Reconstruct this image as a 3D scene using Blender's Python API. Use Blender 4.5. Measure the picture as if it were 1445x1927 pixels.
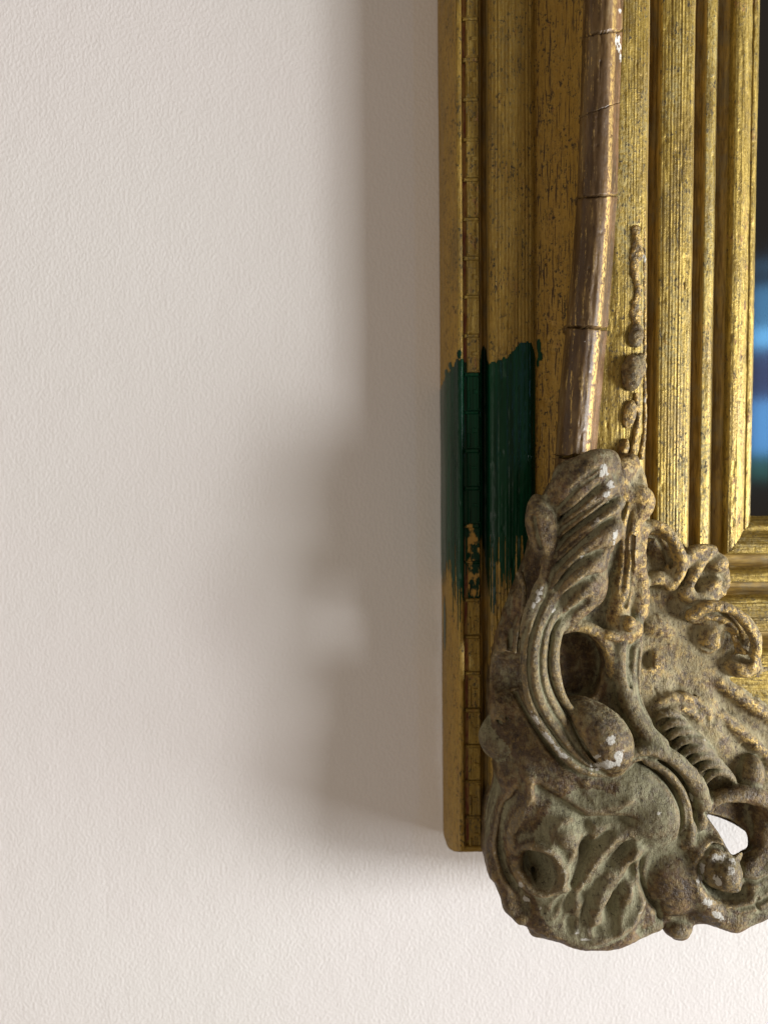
import bpy, math, random
import numpy as np
from mathutils import Matrix, Vector

for o in list(bpy.data.objects):
    bpy.data.objects.remove(o, do_unlink=True)
rng = np.random.default_rng(7)
random.seed(7)
scene = bpy.context.scene
COL = scene.collection

# ------------------------------------------------------------------ camera
# millimetre workspace: X right, Z up on the wall, H out of the wall (world y = -H)
MM = 0.001
PXW, PXH = 1445.0, 1927.0          # the photograph's pixel grid
CX, CY = PXW / 2, PXH / 2
FPX = 1392.0                       # 26 mm-equivalent phone lens
DIST = 348.0
PITCH, ROLL = math.radians(3.5), 0.0112
fwd = np.array([0, math.cos(PITCH), -math.sin(PITCH)])
up0 = np.array([0, math.sin(PITCH), math.cos(PITCH)])
rt0 = np.array([1.0, 0, 0])
cr, sr = math.cos(ROLL), math.sin(ROLL)
RT = cr * rt0 - sr * up0
UP = sr * rt0 + cr * up0
CAM = -DIST * fwd

cam = bpy.data.cameras.new('camera')
cam.sensor_fit = 'VERTICAL'
cam.sensor_height = 36.0
cam.lens = 36.0 * FPX / PXH
cam.clip_start = 0.01
cam.clip_end = 50
cam.dof.use_dof = True
cam.dof.focus_distance = 0.298
cam.dof.aperture_fstop = 5.5
camo = bpy.data.objects.new('camera', cam)
COL.objects.link(camo)
m = Matrix.Identity(4)
for i in range(3):
    m[i][0], m[i][1], m[i][2], m[i][3] = RT[i], UP[i], -fwd[i], CAM[i] * MM
camo.matrix_world = m
scene.camera = camo

# ------------------------------------------------------------------ world, lamps, exposure
world = bpy.data.worlds.new('World')
scene.world = world
world.use_nodes = True
bg = world.node_tree.nodes['Background']
bg.inputs[0].default_value = (1.0, 0.745, 0.52, 1)
bg.inputs[1].default_value = 0.20


def area(name, loc, target, sx, sy, power, color, shape='RECTANGLE'):
    l = bpy.data.lights.new(name, 'AREA')
    l.shape = shape
    l.size, l.size_y = sx, sy
    l.energy = power
    l.color = color
    ob = bpy.data.objects.new(name, l)
    COL.objects.link(ob)
    ob.location = loc
    d = Vector(target) - Vector(loc)
    ob.rotation_euler = d.to_track_quat('-Z', 'Y').to_euler()
    return ob


# tall window to the right of the mirror, grazing the wall
area('window_light', (1.50, -0.87, -0.20), (0.1, 0, -0.02), 0.38, 0.42, 21, (0.985, 0.98, 0.98))
area('far_window_light', (2.42, -0.66, -0.38), (0.0, 0, -0.05), 1.18, 1.3, 90, (0.965, 0.98, 1.0))
# unseen fill, added to brighten the left wall and lift the shadow
area('left_fill_light', (-1.0, -1.0, -0.35), (-0.15, 0, -0.1), 1.0, 1.0, 4.0, (1.0, 0.93, 0.84))
# the blue panes that the glass mirrors
for (lx, lz, sx, sz, p, c) in [(1.20, 0.625, .075, .04, .014, (0.14, 0.4, 0.7)), (1.20, 0.51, .075, .10, .10, (0.13, 0.43, 0.8)), (1.20, 0.41, .075, .055, .13, (0.16, 0.5, 0.9)),
                               (1.20, 0.29, .065, .16, .055, (0.2, 0.3, 0.75)), (1.19, 0.13, .06, .15, .19, (0.14, 0.45, 0.95)), (1.18, 0.01, .05, .07, .018, (0.1, 0.5, 0.45))]:
    area('blue_pane_light', (lx, -2.0, lz), (0.17, 0, lz * .2), sx * 1.5, sz * 1.12, p * 2.2, c)

scene.view_settings.view_transform = 'Standard'
scene.view_settings.look = 'None'
scene.view_settings.exposure = 0.10
scene.view_settings.gamma = 1.0
scene.render.engine = 'CYCLES'
scene.cycles.use_denoising = True
scene.cycles.max_bounces = 8


def W(px, py, h):
    """photo pixel -> point (X, Z) in mm on the plane h mm in front of the wall"""
    px = np.asarray(px, float); py = np.asarray(py, float); h = np.asarray(h, float)
    a = (px - CX) / FPX
    b = -(py - CY) / FPX
    dx = fwd[0] + a * RT[0] + b * UP[0]
    dy = fwd[1] + a * RT[1] + b * UP[1]
    dz = fwd[2] + a * RT[2] + b * UP[2]
    t = (-h - CAM[1]) / dy
    return CAM[0] + t * dx, CAM[2] + t * dz


# ------------------------------------------------------------------ materials
class NT:
    def __init__(self, name):
        self.mat = bpy.data.materials.new(name)
        self.mat.use_nodes = True
        self.t = self.mat.node_tree
        self.b = self.t.nodes['Principled BSDF']
        self.tc = self.t.nodes.new('ShaderNodeTexCoord').outputs['Object']

    def L(self, a, b):
        self.t.links.new(a, b)

    def noise(self, scale, stretch=(1, 1, 1), detail=3, rough=0.55, off=0, dist=0):
        mp = self.t.nodes.new('ShaderNodeMapping')
        mp.inputs['Scale'].default_value = stretch
        mp.inputs['Location'].default_value = (off, off * .7, off * 1.3)
        self.L(self.tc, mp.inputs['Vector'])
        n = self.t.nodes.new('ShaderNodeTexNoise')
        n.inputs['Scale'].default_value = scale
        n.inputs['Detail'].default_value = detail
        n.inputs['Roughness'].default_value = rough
        n.inputs['Distortion'].default_value = dist
        self.L(mp.outputs[0], n.inputs['Vector'])
        return n.outputs[0]

    def step(self, v, lo, hi, a=0.0, b=1.0):
        n = self.t.nodes.new('ShaderNodeMapRange')
        n.interpolation_type = 'SMOOTHSTEP'
        self.L(v, n.inputs[0])
        n.inputs[1].default_value, n.inputs[2].default_value = lo, hi
        n.inputs[3].default_value, n.inputs[4].default_value = a, b
        return n.outputs[0]

    def math(self, op, a, b, clamp=False):
        n = self.t.nodes.new('ShaderNodeMath')
        n.operation = op
        n.use_clamp = clamp
        for i, v in enumerate((a, b)):
            if isinstance(v, (int, float)):
                n.inputs[i].default_value = v
            else:
                self.L(v, n.inputs[i])
        return n.outputs[0]

    def mix(self, f, a, b):
        n = self.t.nodes.new('ShaderNodeMix')
        n.data_type = 'RGBA'
        for s, v in ((0, f), (6, a), (7, b)):
            if isinstance(v, (int, float)):
                n.inputs[s].default_value = v
            elif isinstance(v, tuple):
                n.inputs[s].default_value = (*v, 1)
            else:
                self.L(v, n.inputs[s])
        return n.outputs[2]

    def fmix(self, f, a, b):
        n = self.t.nodes.new('ShaderNodeMix')
        n.data_type = 'FLOAT'
        for s, v in ((0, f), (2, a), (3, b)):
            if isinstance(v, (int, float)):
                n.inputs[s].default_value = v
            else:
                self.L(v, n.inputs[s])
        return n.outputs[0]

    def attr(self, name):
        n = self.t.nodes.new('ShaderNodeAttribute')
        n.attribute_name = name
        return n.outputs['Fac']

    def bump(self, hs):
        prev = None
        for h, dist, st in hs:
            n = self.t.nodes.new('ShaderNodeBump')
            n.inputs['Strength'].default_value = st
            n.inputs['Distance'].default_value = dist
            self.L(h, n.inputs['Height'])
            if prev is not None:
                self.L(prev, n.inputs['Normal'])
            prev = n.outputs[0]
        self.L(prev, self.b.inputs['Normal'])

    def out(self, color=None, rough=None, metal=None):
        for k, v in (('Base Color', color), ('Roughness', rough), ('Metallic', metal)):
            if v is None:
                continue
            if isinstance(v, tuple):
                self.b.inputs[k].default_value = (*v, 1)
            elif isinstance(v, (int, float)):
                self.b.inputs[k].default_value = v
            else:
                self.L(v, self.b.inputs[k])
        return self.mat


def wall_mat():
    n = NT('painted_plaster')
    a = n.noise(720, (1.1, 1, .8), 2, .5)
    b = n.noise(900, (1, 1, 1), 2, .5, 3)
    c = n.noise(9, (1, 1, 1), 2, .5, 5)
    col = n.mix(n.step(c, .3, .7), (0.785, 0.768, 0.745), (0.795, 0.768, 0.752))
    u = n.noise(75, (1, 1, .8), 2, .5, 17)
    n.bump([(u, .004, .06), (n.step(a, .35, .75), .0007, .17), (b, .0004, .14)])
    n.b.inputs['Specular IOR Level'].default_value = .25
    return n.out(col, 0.75, 0)


def gold_mat(name, axis='z', bright=1.0, ochre=0.0, dustamt=0.35, pit=0.5, red=0.3, grain=0.0):
    n = NT(name)
    st = (1, 1, .09) if axis == 'z' else (.09, 1, 1)
    st2 = (1, 1, .3) if axis == 'z' else (.3, 1, 1)
    A = n.noise(1100, st, 4, .6)
    A2 = n.noise(420, st, 3, .6, 11)
    B = n.noise(1500, st2, 3, .6, 4)
    B2 = n.noise(700, (1, 1, 1), 4, .7, 21)
    C = n.noise(70, st2, 3, .6, 8)
    D = n.noise(140, (1, 1, 1), 4, .65, 15)
    mid = (0.50 * bright, 0.355 * bright, 0.075 * bright)
    hi = (0.74 * bright, 0.575 * bright, 0.19 * bright)
    och = (0.43 * bright, 0.25 * bright, 0.036 * bright)
    s = n.math('ADD', n.math('ADD', n.math('MULTIPLY', A, .42), n.math('MULTIPLY', A2, .26)), n.math('MULTIPLY', B2, .32))
    col = n.mix(n.step(s, .38, .6), (0.19 * bright, 0.125 * bright, 0.022 * bright), mid)
    col = n.mix(n.math('MULTIPLY', n.step(s, .52, .68), .8), col, hi)
    if ochre:
        col = n.mix(ochre, col, och)
    # red bole showing through
    rm = n.math('MULTIPLY', n.step(D, .56, .66), n.step(A, .45, .6))
    rm = n.math('MULTIPLY', rm, red)
    col = n.mix(rm, col, (0.22, 0.085, 0.04))
    # dust film
    dm = n.math('MULTIPLY', n.step(C, .42, .68), n.step(B2, .38, .62))
    dm = n.math('MULTIPLY', dm, dustamt)
    col = n.mix(dm, col, (0.29, 0.26, 0.125))
    # tarnished patches across the leaf
    T = n.noise(38, (1, 1, .45) if axis == 'z' else (.45, 1, 1), 5, .7, 51)
    tm = n.math('MULTIPLY', n.step(n.math('ADD', T, n.math('MULTIPLY', n.math('SUBTRACT', B2, .5), .6)), .50, .64), .55)
    col = n.mix(tm, col, (0.20 * bright, 0.135 * bright, 0.04 * bright))
    # leaf laps: faint lines across the run
    # dark grime specks
    pm = n.math('MULTIPLY', n.step(n.math('ADD', n.math('MULTIPLY', B, .5), n.math('MULTIPLY', B2, .5)), .515, .585), n.step(D, .36, .58))
    pm = n.math('MULTIPLY', pm, pit)
    col = n.mix(pm, col, (0.045, 0.032, 0.012))
    if grain:
        Gr = n.noise(1400, (1, 1, .05) if axis == 'z' else (.05, 1, 1), 3, .55, 27, dist=.3)
        gk = n.math('MULTIPLY', n.step(Gr, .57, .63), grain)
        col = n.mix(gk, col, (0.07, 0.038, 0.012))
        pm = n.math('MAXIMUM', pm, gk)
    nm = n.math('SUBTRACT', 1.0, n.math('MAXIMUM', n.math('MAXIMUM', dm, pm), rm), True)
    metal = n.math('MULTIPLY', nm, .55 * (1 - .6 * ochre))
    rough = n.fmix(nm, .8, n.step(A2, .3, .7, .34 + .15 * ochre, .56 + .1 * ochre))
    n.bump([(A, .0004, .4), (B2, .0006, .5), (D, .0008, .25)])
    return n.out(col, rough, metal)


def groove_mat(name, axis):
    n = NT(name)
    st = (1, 1, .1) if axis == 'z' else (.1, 1, 1)
    A = n.noise(700, st, 4, .6)
    D = n.noise(160, (1, 1, 1), 4, .65, 15)
    col = n.mix(n.step(A, .35, .65), (0.20, 0.125, 0.03), (0.46, 0.31, 0.08))
    col = n.mix(n.math('MULTIPLY', n.step(D, .45, .65), .5), col, (0.24, 0.21, 0.13))
    n.bump([(A, .0004, .5)])
    return n.out(col, .6, .2)


def bole_mat():
    n = NT('red_bole_bed')
    A = n.noise(500, (1, 1, .3), 4, .6)
    col = n.mix(n.step(A, .4, .6), (0.20, 0.055, 0.025), (0.34, 0.2, 0.06))
    n.bump([(A, .0003, .5)])
    return n.out(col, .6, .1)


def carved_mat(name, dust=0.5, goldness=0.3, red=0.5, base=(0.098, 0.064, 0.028), dcol=(0.212, 0.202, 0.124)):
    n = NT(name)
    cav = n.attr('cavity')     # >0 in recesses, <0 on worn ridges
    chip = n.attr('chip')
    N1 = n.noise(90, (1, 1, 1), 4, .65)
    N2 = n.noise(420, (1, 1, 1), 5, .7, 5)
    N3 = n.noise(1500, (1, 1, 1), 3, .6, 9)
    N4 = n.noise(240, (1, 1, 1), 4, .65, 13)
    fib = n.noise(900, (1, .4, .25), 3, .6, 31, dist=1.2)
    col = n.mix(n.step(N4, .38, .62), base, tuple(c * .6 for c in base))
    rm = n.math('MULTIPLY', n.step(N1, .47, .62), red)
    rm = n.math('MULTIPLY', rm, n.step(cav, .25, -.3))
    col = n.mix(rm, col, (0.155, 0.085, 0.04))
    blue = n.math('MULTIPLY', n.step(N4, .58, .68), n.step(N1, .55, .42))
    col = n.mix(n.math('MULTIPLY', blue, .15), col, (0.10, 0.10, 0.10))
    # gold leaf remains, mostly as flecks on the proud edges
    gsrc = n.math('ADD', N3, n.math('MULTIPLY', cav, -.16))
    gm = n.math('MULTIPLY', n.step(gsrc, .585, .64), n.step(N2, .42, .6))
    gm = n.math('MULTIPLY', gm, min(1, goldness * 2), True)
    gm2 = n.math('MULTIPLY', n.step(n.math('ADD', N2, n.math('MULTIPLY', N1, .3)), .62, .74), goldness, True)
    gm = n.math('MAXIMUM', gm, gm2)
    # dust: lies in hollows and on upward faces
    n.b.inputs['Specular IOR Level'].default_value = .3
    geo = n.t.nodes.new('ShaderNodeNewGeometry')
    sep = n.t.nodes.new('ShaderNodeSeparateXYZ')
    n.L(geo.outputs['Normal'], sep.inputs[0])
    upn = n.step(sep.outputs[2], -.3, .8)
    d = n.math('ADD', n.math('MULTIPLY', cav, .55), n.math('MULTIPLY', upn, .30))
    d = n.math('ADD', d, n.math('MULTIPLY', n.math('SUBTRACT', N2, .5), 1.0))
    d = n.math('ADD', d, n.math('MULTIPLY', n.math('SUBTRACT', N1, .5), 1.3))
    d = n.math('ADD', d, n.math('MULTIPLY', n.math('SUBTRACT', fib, .5), .7))
    dm = n.math('MULTIPLY', n.step(d, .18 - dust * .6, .92 - dust * .6), .92)
    wear_highlight = n.math('MULTIPLY', n.step(n.math('ADD', cav, n.math('MULTIPLY', n.math('SUBTRACT', N2, .5), -.5)), -.22, -.6), .36)
    col = n.mix(wear_highlight, col, (0.30, 0.255, 0.15))  # ridges painted paler: edge highlights to sharpen the relief, plus real wear
    dcol2 = n.mix(n.step(fib, .4, .6), dcol, tuple(c * 1.28 for c in dcol))
    col = n.mix(gm, col, (0.58, 0.40, 0.13))
    col = n.mix(dm, col, dcol2)
    # dark pits
    pm = n.math('MULTIPLY', n.step(N2, .43, .36), n.step(N3, .47, .56))
    col = n.mix(n.math('MULTIPLY', pm, .85), col, (0.025, 0.02, 0.014))
    # white gesso chips
    cm = n.step(n.math('ADD', chip, n.math('ADD', n.math('MULTIPLY', n.math('SUBTRACT', N4, .5), 2.4), n.math('MULTIPLY', n.math('SUBTRACT', N2, .5), 2.2))), .80, .95)
    cs = n.math('MULTIPLY', n.step(n.math('ADD', N2, n.math('MULTIPLY', cav, -.13)), .72, .77), .5)
    cm = n.math('MAXIMUM', cm, cs, True)
    col = n.mix(cm, col, (0.50, 0.485, 0.43))
    matte = n.math('MAXIMUM', dm, cm)
    metal = n.math('MULTIPLY', gm, n.math('SUBTRACT', .85, matte, True))
    r0 = n.step(N2, .3, .7, .36, .6)
    rough = n.fmix(matte, r0, .9)
    N5 = n.noise(820, (1, 1, 1), 4, .65, 41)
    n.bump([(N4, .0016, .5), (N2, .0013, .7), (N5, .0008, .6), (N3, .0004, .5), (fib, .0006, .5)])
    return n.out(col, rough, metal)


def rod_mat():
    n = NT('worn_gilt_rod')
    A = n.noise(700, (1, 1, .06), 4, .6)
    N1 = n.noise(130, (1, 1, .25), 4, .65, 3)
    N2 = n.noise(900, (1, 1, .6), 4, .7, 5)
    side = n.attr('side')
    chip = n.attr('chip')
    col = n.mix(n.step(N1, .4, .62), (0.07, 0.038, 0.013), (0.15, 0.088, 0.028))
    dm = n.math('MULTIPLY', n.step(n.math('ADD', N1, n.math('MULTIPLY', A, .5)), .78, .94), .4)
    col = n.mix(dm, col, (0.19, 0.15, 0.08))
    edge = n.step(side, .62, .80)
    rmk = n.math('MULTIPLY', edge, n.step(N1, .4, .6))
    col = n.mix(n.math('MULTIPLY', rmk, .5), col, (0.20, 0.088, 0.045))
    gl = n.step(n.math('ADD', A, n.math('MULTIPLY', N2, .5)), .83, .94)
    ge = n.math('MULTIPLY', n.step(side, .70, .76), n.step(side, .85, .79))
    gm = n.math('MULTIPLY', gl, n.fmix(n.step(side, .42, .25), .35, 1.0))
    gm = n.math('MAXIMUM', gm, n.math('MULTIPLY', ge, n.step(N2, .42, .55)))
    col = n.mix(gm, col, (0.62, 0.43, 0.15))
    pm = n.math('MULTIPLY', n.step(N2, .37, .31), .7)
    col = n.mix(pm, col, (0.03, 0.02, 0.012))
    N6 = n.noise(380, (1, 1, 1), 5, .7, 33)
    cm = n.step(n.math('ADD', chip, n.math('MULTIPLY', n.math('SUBTRACT', N6, .5), 3.0)), .66, .78)
    col = n.mix(cm, col, (0.52, 0.50, 0.45))
    rough = n.fmix(n.math('MAXIMUM', dm, cm), n.step(N2, .3, .7, .33, .55), .8)
    n.bump([(A, .0004, .3), (N2, .0004, .3), (N1, .001, .2)])
    return n.out(col, rough, n.math('MULTIPLY', gm, .8))


def paint_mat(worn=False):
    n = NT('worn_green_paint' if worn else 'green_gloss_paint')
    A = n.noise(400, (1, 1, .02), 3, .6)
    B = n.noise(260, (1, 1, .6), 4, .6, 7)
    col = n.mix(n.step(A, .35, .7), (0.001, 0.022, 0.010), (0.0015, 0.050, 0.021))
    if worn:
        w = n.step(n.math('ADD', B, n.math('MULTIPLY', A, .3)), .60, .68)
        col = n.mix(w, col, (0.36, 0.21, 0.05))
    n.bump([(A, .0002, .2), (B, .0004, .15)])
    n.b.inputs['Specular IOR Level'].default_value = .25
    return n.out(col, n.step(A, .3, .7, .24, .36), 0)


def glass_mat():
    n = NT('dark_mirror_glass')
    n.b.inputs['Specular IOR Level'].default_value = 1.0
    return n.out((0.004, 0.005, 0.006), .075, 0)


M = {
    'wall': wall_mat(),
    'gold': gold_mat('gilt_bright', 'z', 1.0, 0, .85, 1.0, .4),
    'gold_x': gold_mat('gilt_bright_level', 'x', 1.0, 0, .75, .8, .4),
    'gold_sight': gold_mat('gilt_sight', 'z', 1.0, 0, .3, .85, .95),
    'ochre': gold_mat('gilt_ochre', 'z', .84, .75, .2, .8, .4, .35),
    'ochre_x': gold_mat('gilt_ochre_level', 'x', .92, .75, .1, .25, .2),
    'cove': gold_mat('gilt_cove', 'z', .90, .75, .1, 1.0, .5, 1.0),
    'cove_x': gold_mat('gilt_cove_level', 'x', .92, .75, .1, 1.0, .5, 1.0),
    'reed': gold_mat('gilt_reeded', 'z', .84, .45, .25, 1.0, .35),
    'reed_x': gold_mat('gilt_reeded_level', 'x', .88, .45, .2, .75, .3),
    'dentil': gold_mat('gilt_dentil', 'z', .75, .3, .25, 1.0, .8),
    'groove': groove_mat('dirty_groove', 'z'),
    'groove_x': groove_mat('dirty_groove_level', 'x'),
    'bole': bole_mat(),
    'rod': rod_mat(),
    'paint': paint_mat(),
    'paint_worn': paint_mat(True),
    'glass': glass_mat(),
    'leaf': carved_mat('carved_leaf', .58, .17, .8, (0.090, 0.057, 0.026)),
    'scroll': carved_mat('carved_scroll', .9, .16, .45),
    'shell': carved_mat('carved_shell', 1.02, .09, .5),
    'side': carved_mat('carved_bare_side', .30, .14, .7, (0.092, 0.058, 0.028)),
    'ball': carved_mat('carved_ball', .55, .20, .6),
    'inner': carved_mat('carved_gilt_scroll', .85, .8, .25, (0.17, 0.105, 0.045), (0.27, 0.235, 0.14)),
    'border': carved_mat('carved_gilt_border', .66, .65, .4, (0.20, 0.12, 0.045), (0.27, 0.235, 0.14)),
}


# ------------------------------------------------------------------ mesh helpers
def mesh_np(name, verts_mm, quads, mat, parent=None, attrs=None, normals=None, kind=None, smooth=True):
    """verts (n,3) as X, Z, H in mm"""
    v = np.empty((len(verts_mm), 3), np.float32)
    v[:, 0] = verts_mm[:, 0] * MM
    v[:, 1] = -verts_mm[:, 2] * MM
    v[:, 2] = verts_mm[:, 1] * MM
    me = bpy.data.meshes.new(name)
    nf, k = quads.shape
    me.vertices.add(len(v))
    me.vertices.foreach_set('co', v.ravel())
    me.loops.add(nf * k)
    me.loops.foreach_set('vertex_index', quads.astype(np.int32).ravel())
    me.polygons.add(nf)
    me.polygons.foreach_set('loop_start', np.arange(nf, dtype=np.int32) * k)
    me.polygons.foreach_set('loop_total', np.full(nf, k, np.int32))
    me.update(calc_edges=True)
    me.polygons.foreach_set('use_smooth', np.full(nf, smooth, bool))
    if attrs:
        for an, av in attrs.items():
            a = me.attributes.new(an, 'FLOAT', 'POINT')
            a.data.foreach_set('value', av.astype(np.float32))
    if normals is not None:
        nn = np.stack([normals[:, 0], -normals[:, 2], normals[:, 1]], 1)
        me.normals_split_custom_set_from_vertices(nn.tolist())
    me.materials.append(mat)
    ob = bpy.data.objects.new(name, me)
    COL.objects.link(ob)
    if parent is not None:
        ob.parent = parent
    if kind:
        ob['kind'] = kind
    return ob


def smooth_noise(shape, cells, r=None):
    """n-dimensional smooth noise in [-1,1]; cells = lattice cells along each axis"""
    r = r or rng
    a = r.uniform(-1, 1, tuple(max(2, int(c) + 2) for c in cells)).astype(np.float32)
    for ax, nn in enumerate(shape):
        t = np.linspace(0, a.shape[ax] - 1.001, nn)
        i = t.astype(int)
        f = t - i
        f = f * f * (3 - 2 * f)
        sh = [1] * a.ndim
        sh[ax] = nn
        f = f.reshape(sh).astype(np.float32)
        a = np.take(a, i, ax) * (1 - f) + np.take(a, i + 1, ax) * f
    return a


# ------------------------------------------------------------------ wall
nx = 60
gx, gz = np.meshgrid(np.linspace(-900, 900, nx), np.linspace(-900, 900, nx), indexing='ij')
vv = np.stack([gx.ravel(), gz.ravel(), np.zeros(nx * nx)], 1)
ii = np.arange(nx * nx).reshape(nx, nx)
q = np.stack([ii[:-1, :-1], ii[1:, :-1], ii[1:, 1:], ii[:-1, 1:]], -1).reshape(-1, 4)
wall = mesh_np('wall', vv, q, M['wall'])
wall['kind'] = 'structure'

# ------------------------------------------------------------------ the mirror (one thing)
mirror = bpy.data.objects.new('wall_mirror', None)
mirror.empty_display_size = .05
COL.objects.link(mirror)
mirror['label'] = 'old carved gilt mirror frame with a dark green paint patch hanging on the wall'
mirror['category'] = 'mirror'

# profile: (photo px at row 400, height mm); strip name and material follow
PROFILE = [
    ('outer_edge', 'ochre', [(826, 0.3), (829, 6), (834, 14), (845, 22), (854, 26), (857, 27)]),
    ('fillet', 'reed', [(859, 28), (862, 28.4), (866, 28.4), (869, 27.8)]),
    ('dentil_bed', 'bole', [(870, 25.6), (886, 25.6), (901, 25.6)]),
    ('groove', 'groove', [(902, 26.5), (904, 26), (906, 23), (909, 22), (914, 22.4)]),
    ('reeded_band', 'reed', [(918, 28.6), (921, 30), (930, 31), (960, 31.6), (985, 31.2), (998, 30.4), (1003, 29.6)]),
    ('cove', 'cove', [(1006, 28.8), (1012, 28.2), (1030, 28.8), (1050, 30.6), (1068, 33.2), (1082, 36.5), (1090, 38.5)]),
    ('gilt_slope', 'gold', [(1100, 39.5), (1140, 40.5), (1165, 40.8), (1185, 40.2), (1205, 39), (1214, 37.8)]),
    ('groove', 'groove', [(1216, 36), (1218, 31), (1221, 28.4), (1226, 28), (1231, 28.4)]),
    ('broad_band', 'gold', [(1238, 32.0), (1241, 33), (1250, 33.4), (1275, 33), (1292, 32), (1300, 30.8)]),
    ('groove', 'groove', [(1302, 28.6), (1304, 25), (1307, 24.2), (1314, 24.2)]),
    ('narrow_fillet', 'gold', [(1323, 27.4), (1326, 28), (1337, 27.6), (1342, 26.6)]),
    ('groove', 'groove', [(1344, 24), (1347, 22), (1354, 21.4), (1361, 21.8)]),
    ('sight_moulding', 'gold_sight', [(1367, 23.2), (1373, 25.6), (1382, 27), (1392, 26.6), (1402, 24.4), (1408, 22.2),
                                 (1410, 21.6), (1412, 22.0), (1417, 21.8), (1420, 20.6), (1421, 17), (1421.6, 14)]),
]
pp, ph, pid = [], [], []
for k, (nm, mt, pts) in enumerate(PROFILE):
    for (x, h) in pts:
        pp.append(x); ph.append(h); pid.append(k)
pp = np.array(pp); ph = np.array(ph, float); pid = np.array(pid)
PX_, _ = W(pp, np.full(len(pp), 400.0), ph)
for i in range(len(PX_) - 2, -1, -1):
    PX_[i] = min(PX_[i], PX_[i + 1] - 0.12)
XS = PX_[-1]
_, ZS = W(1403, 968, 14.0)
ZS = float(ZS)
S_raw = XS - PX_                                     # outward distance from the sight edge
# resample every 0.25 mm of arc
arc = np.concatenate([[0], np.cumsum(np.hypot(np.diff(PX_), np.diff(ph)))])


def catm(xs, ts, t):
    """monotone-ish cubic (Catmull-Rom with limited tangents)"""
    d = np.diff(xs) / np.diff(ts)
    mtan = np.zeros_like(xs)
    mtan[1:-1] = np.where(d[:-1] * d[1:] > 0, 2 * d[:-1] * d[1:] / (d[:-1] + d[1:] + 1e-12), 0)
    mtan[0], mtan[-1] = d[0], d[-1]
    i = np.clip(np.searchsorted(ts, t) - 1, 0, len(ts) - 2)
    h = ts[i + 1] - ts[i]
    u = (t - ts[i]) / h
    return ((2 * u**3 - 3 * u**2 + 1) * xs[i] + (u**3 - 2 * u**2 + u) * h * mtan[i]
            + (-2 * u**3 + 3 * u**2) * xs[i + 1] + (u**3 - u**2) * h * mtan[i + 1])


ta = np.arange(0, arc[-1], 0.25)
pS = catm(S_raw, arc, ta)
pH = catm(ph, arc, ta)
pK = pid[np.clip(np.searchsorted(arc, ta, side='right') - 1, 0, len(pid) - 1)]
pix = np.interp(ta, arc, pp)
# fine reeds cut lengthwise in the bands
reed = np.zeros_like(ta)
for (a, b, per, amp) in [(920, 1002, 6.6, .22), (1172, 1212, 5.2, .10), (1240, 1298, 6.0, .18), (1368, 1408, 8, .12), (1006, 1090, 3.1, .06)]:
    w = np.clip(np.minimum(pix - a, b - pix) / 4, 0, 1)
    reed += w * amp * (np.sin(pix / per * 2 * math.pi) * (0.6 + .4 * np.sin(pix * .37)) + .5 * np.sin(pix * 2.3 + 1))
pH2 = pH + reed
nP = len(ta)

def fS(S):
    t = np.clip((S - 62) / 70, 0, 1)
    return S + 15.0 * t * t * (3 - 2 * t)


LZ_TOP = 330.0           # runs on above the picture
Z_OUT = ZS - float(fS(pS.max()))


def rail(side):
    """grid (profile x length). left rail runs in Z, bottom rail in X; mitred on the diagonal"""
    if side == 'left':
        step = 0.6
        n = int((255 - Z_OUT) / step)
        L = np.concatenate([np.linspace(Z_OUT, 255, n), np.linspace(257, LZ_TOP, 30)])
    else:
        step = 0.8
        X0 = XS - pS.max()
        n = int((200 - X0) / step)
        L = np.concatenate([np.linspace(X0, 200, n), np.linspace(202, 330, 40)])
    nL = len(L)
    S = np.repeat(pS[:, None], nL, 1)
    H = np.repeat(pH2[:, None], nL, 1)
    r = np.random.default_rng(3 if side == 'left' else 4)
    H = H + smooth_noise((nP, nL), (nP / 6, nL / 40), r) * .10 + smooth_noise((nP, nL), (nP / 14, nL / 10), r) * .10
    H = H + smooth_noise((nP, nL), (nP / 3, nL / 3), r) * .06
    dents = smooth_noise((nP, nL), (nP / 9, nL / 9), r)
    H = H - np.clip(dents - .62, 0, 1) * 1.1
    S = S + smooth_noise((nP, nL), (4, nL / 60), r) * .12
    H = np.maximum(H, 0.2)
    if side == 'left':
        X = XS - S
        Z = np.maximum(np.repeat(L[None], nP, 0), ZS - fS(S))
    else:
        Z = ZS - fS(S)
        X = np.maximum(np.repeat(L[None], nP, 0), XS - S)
    return X, Z, H, L


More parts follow.
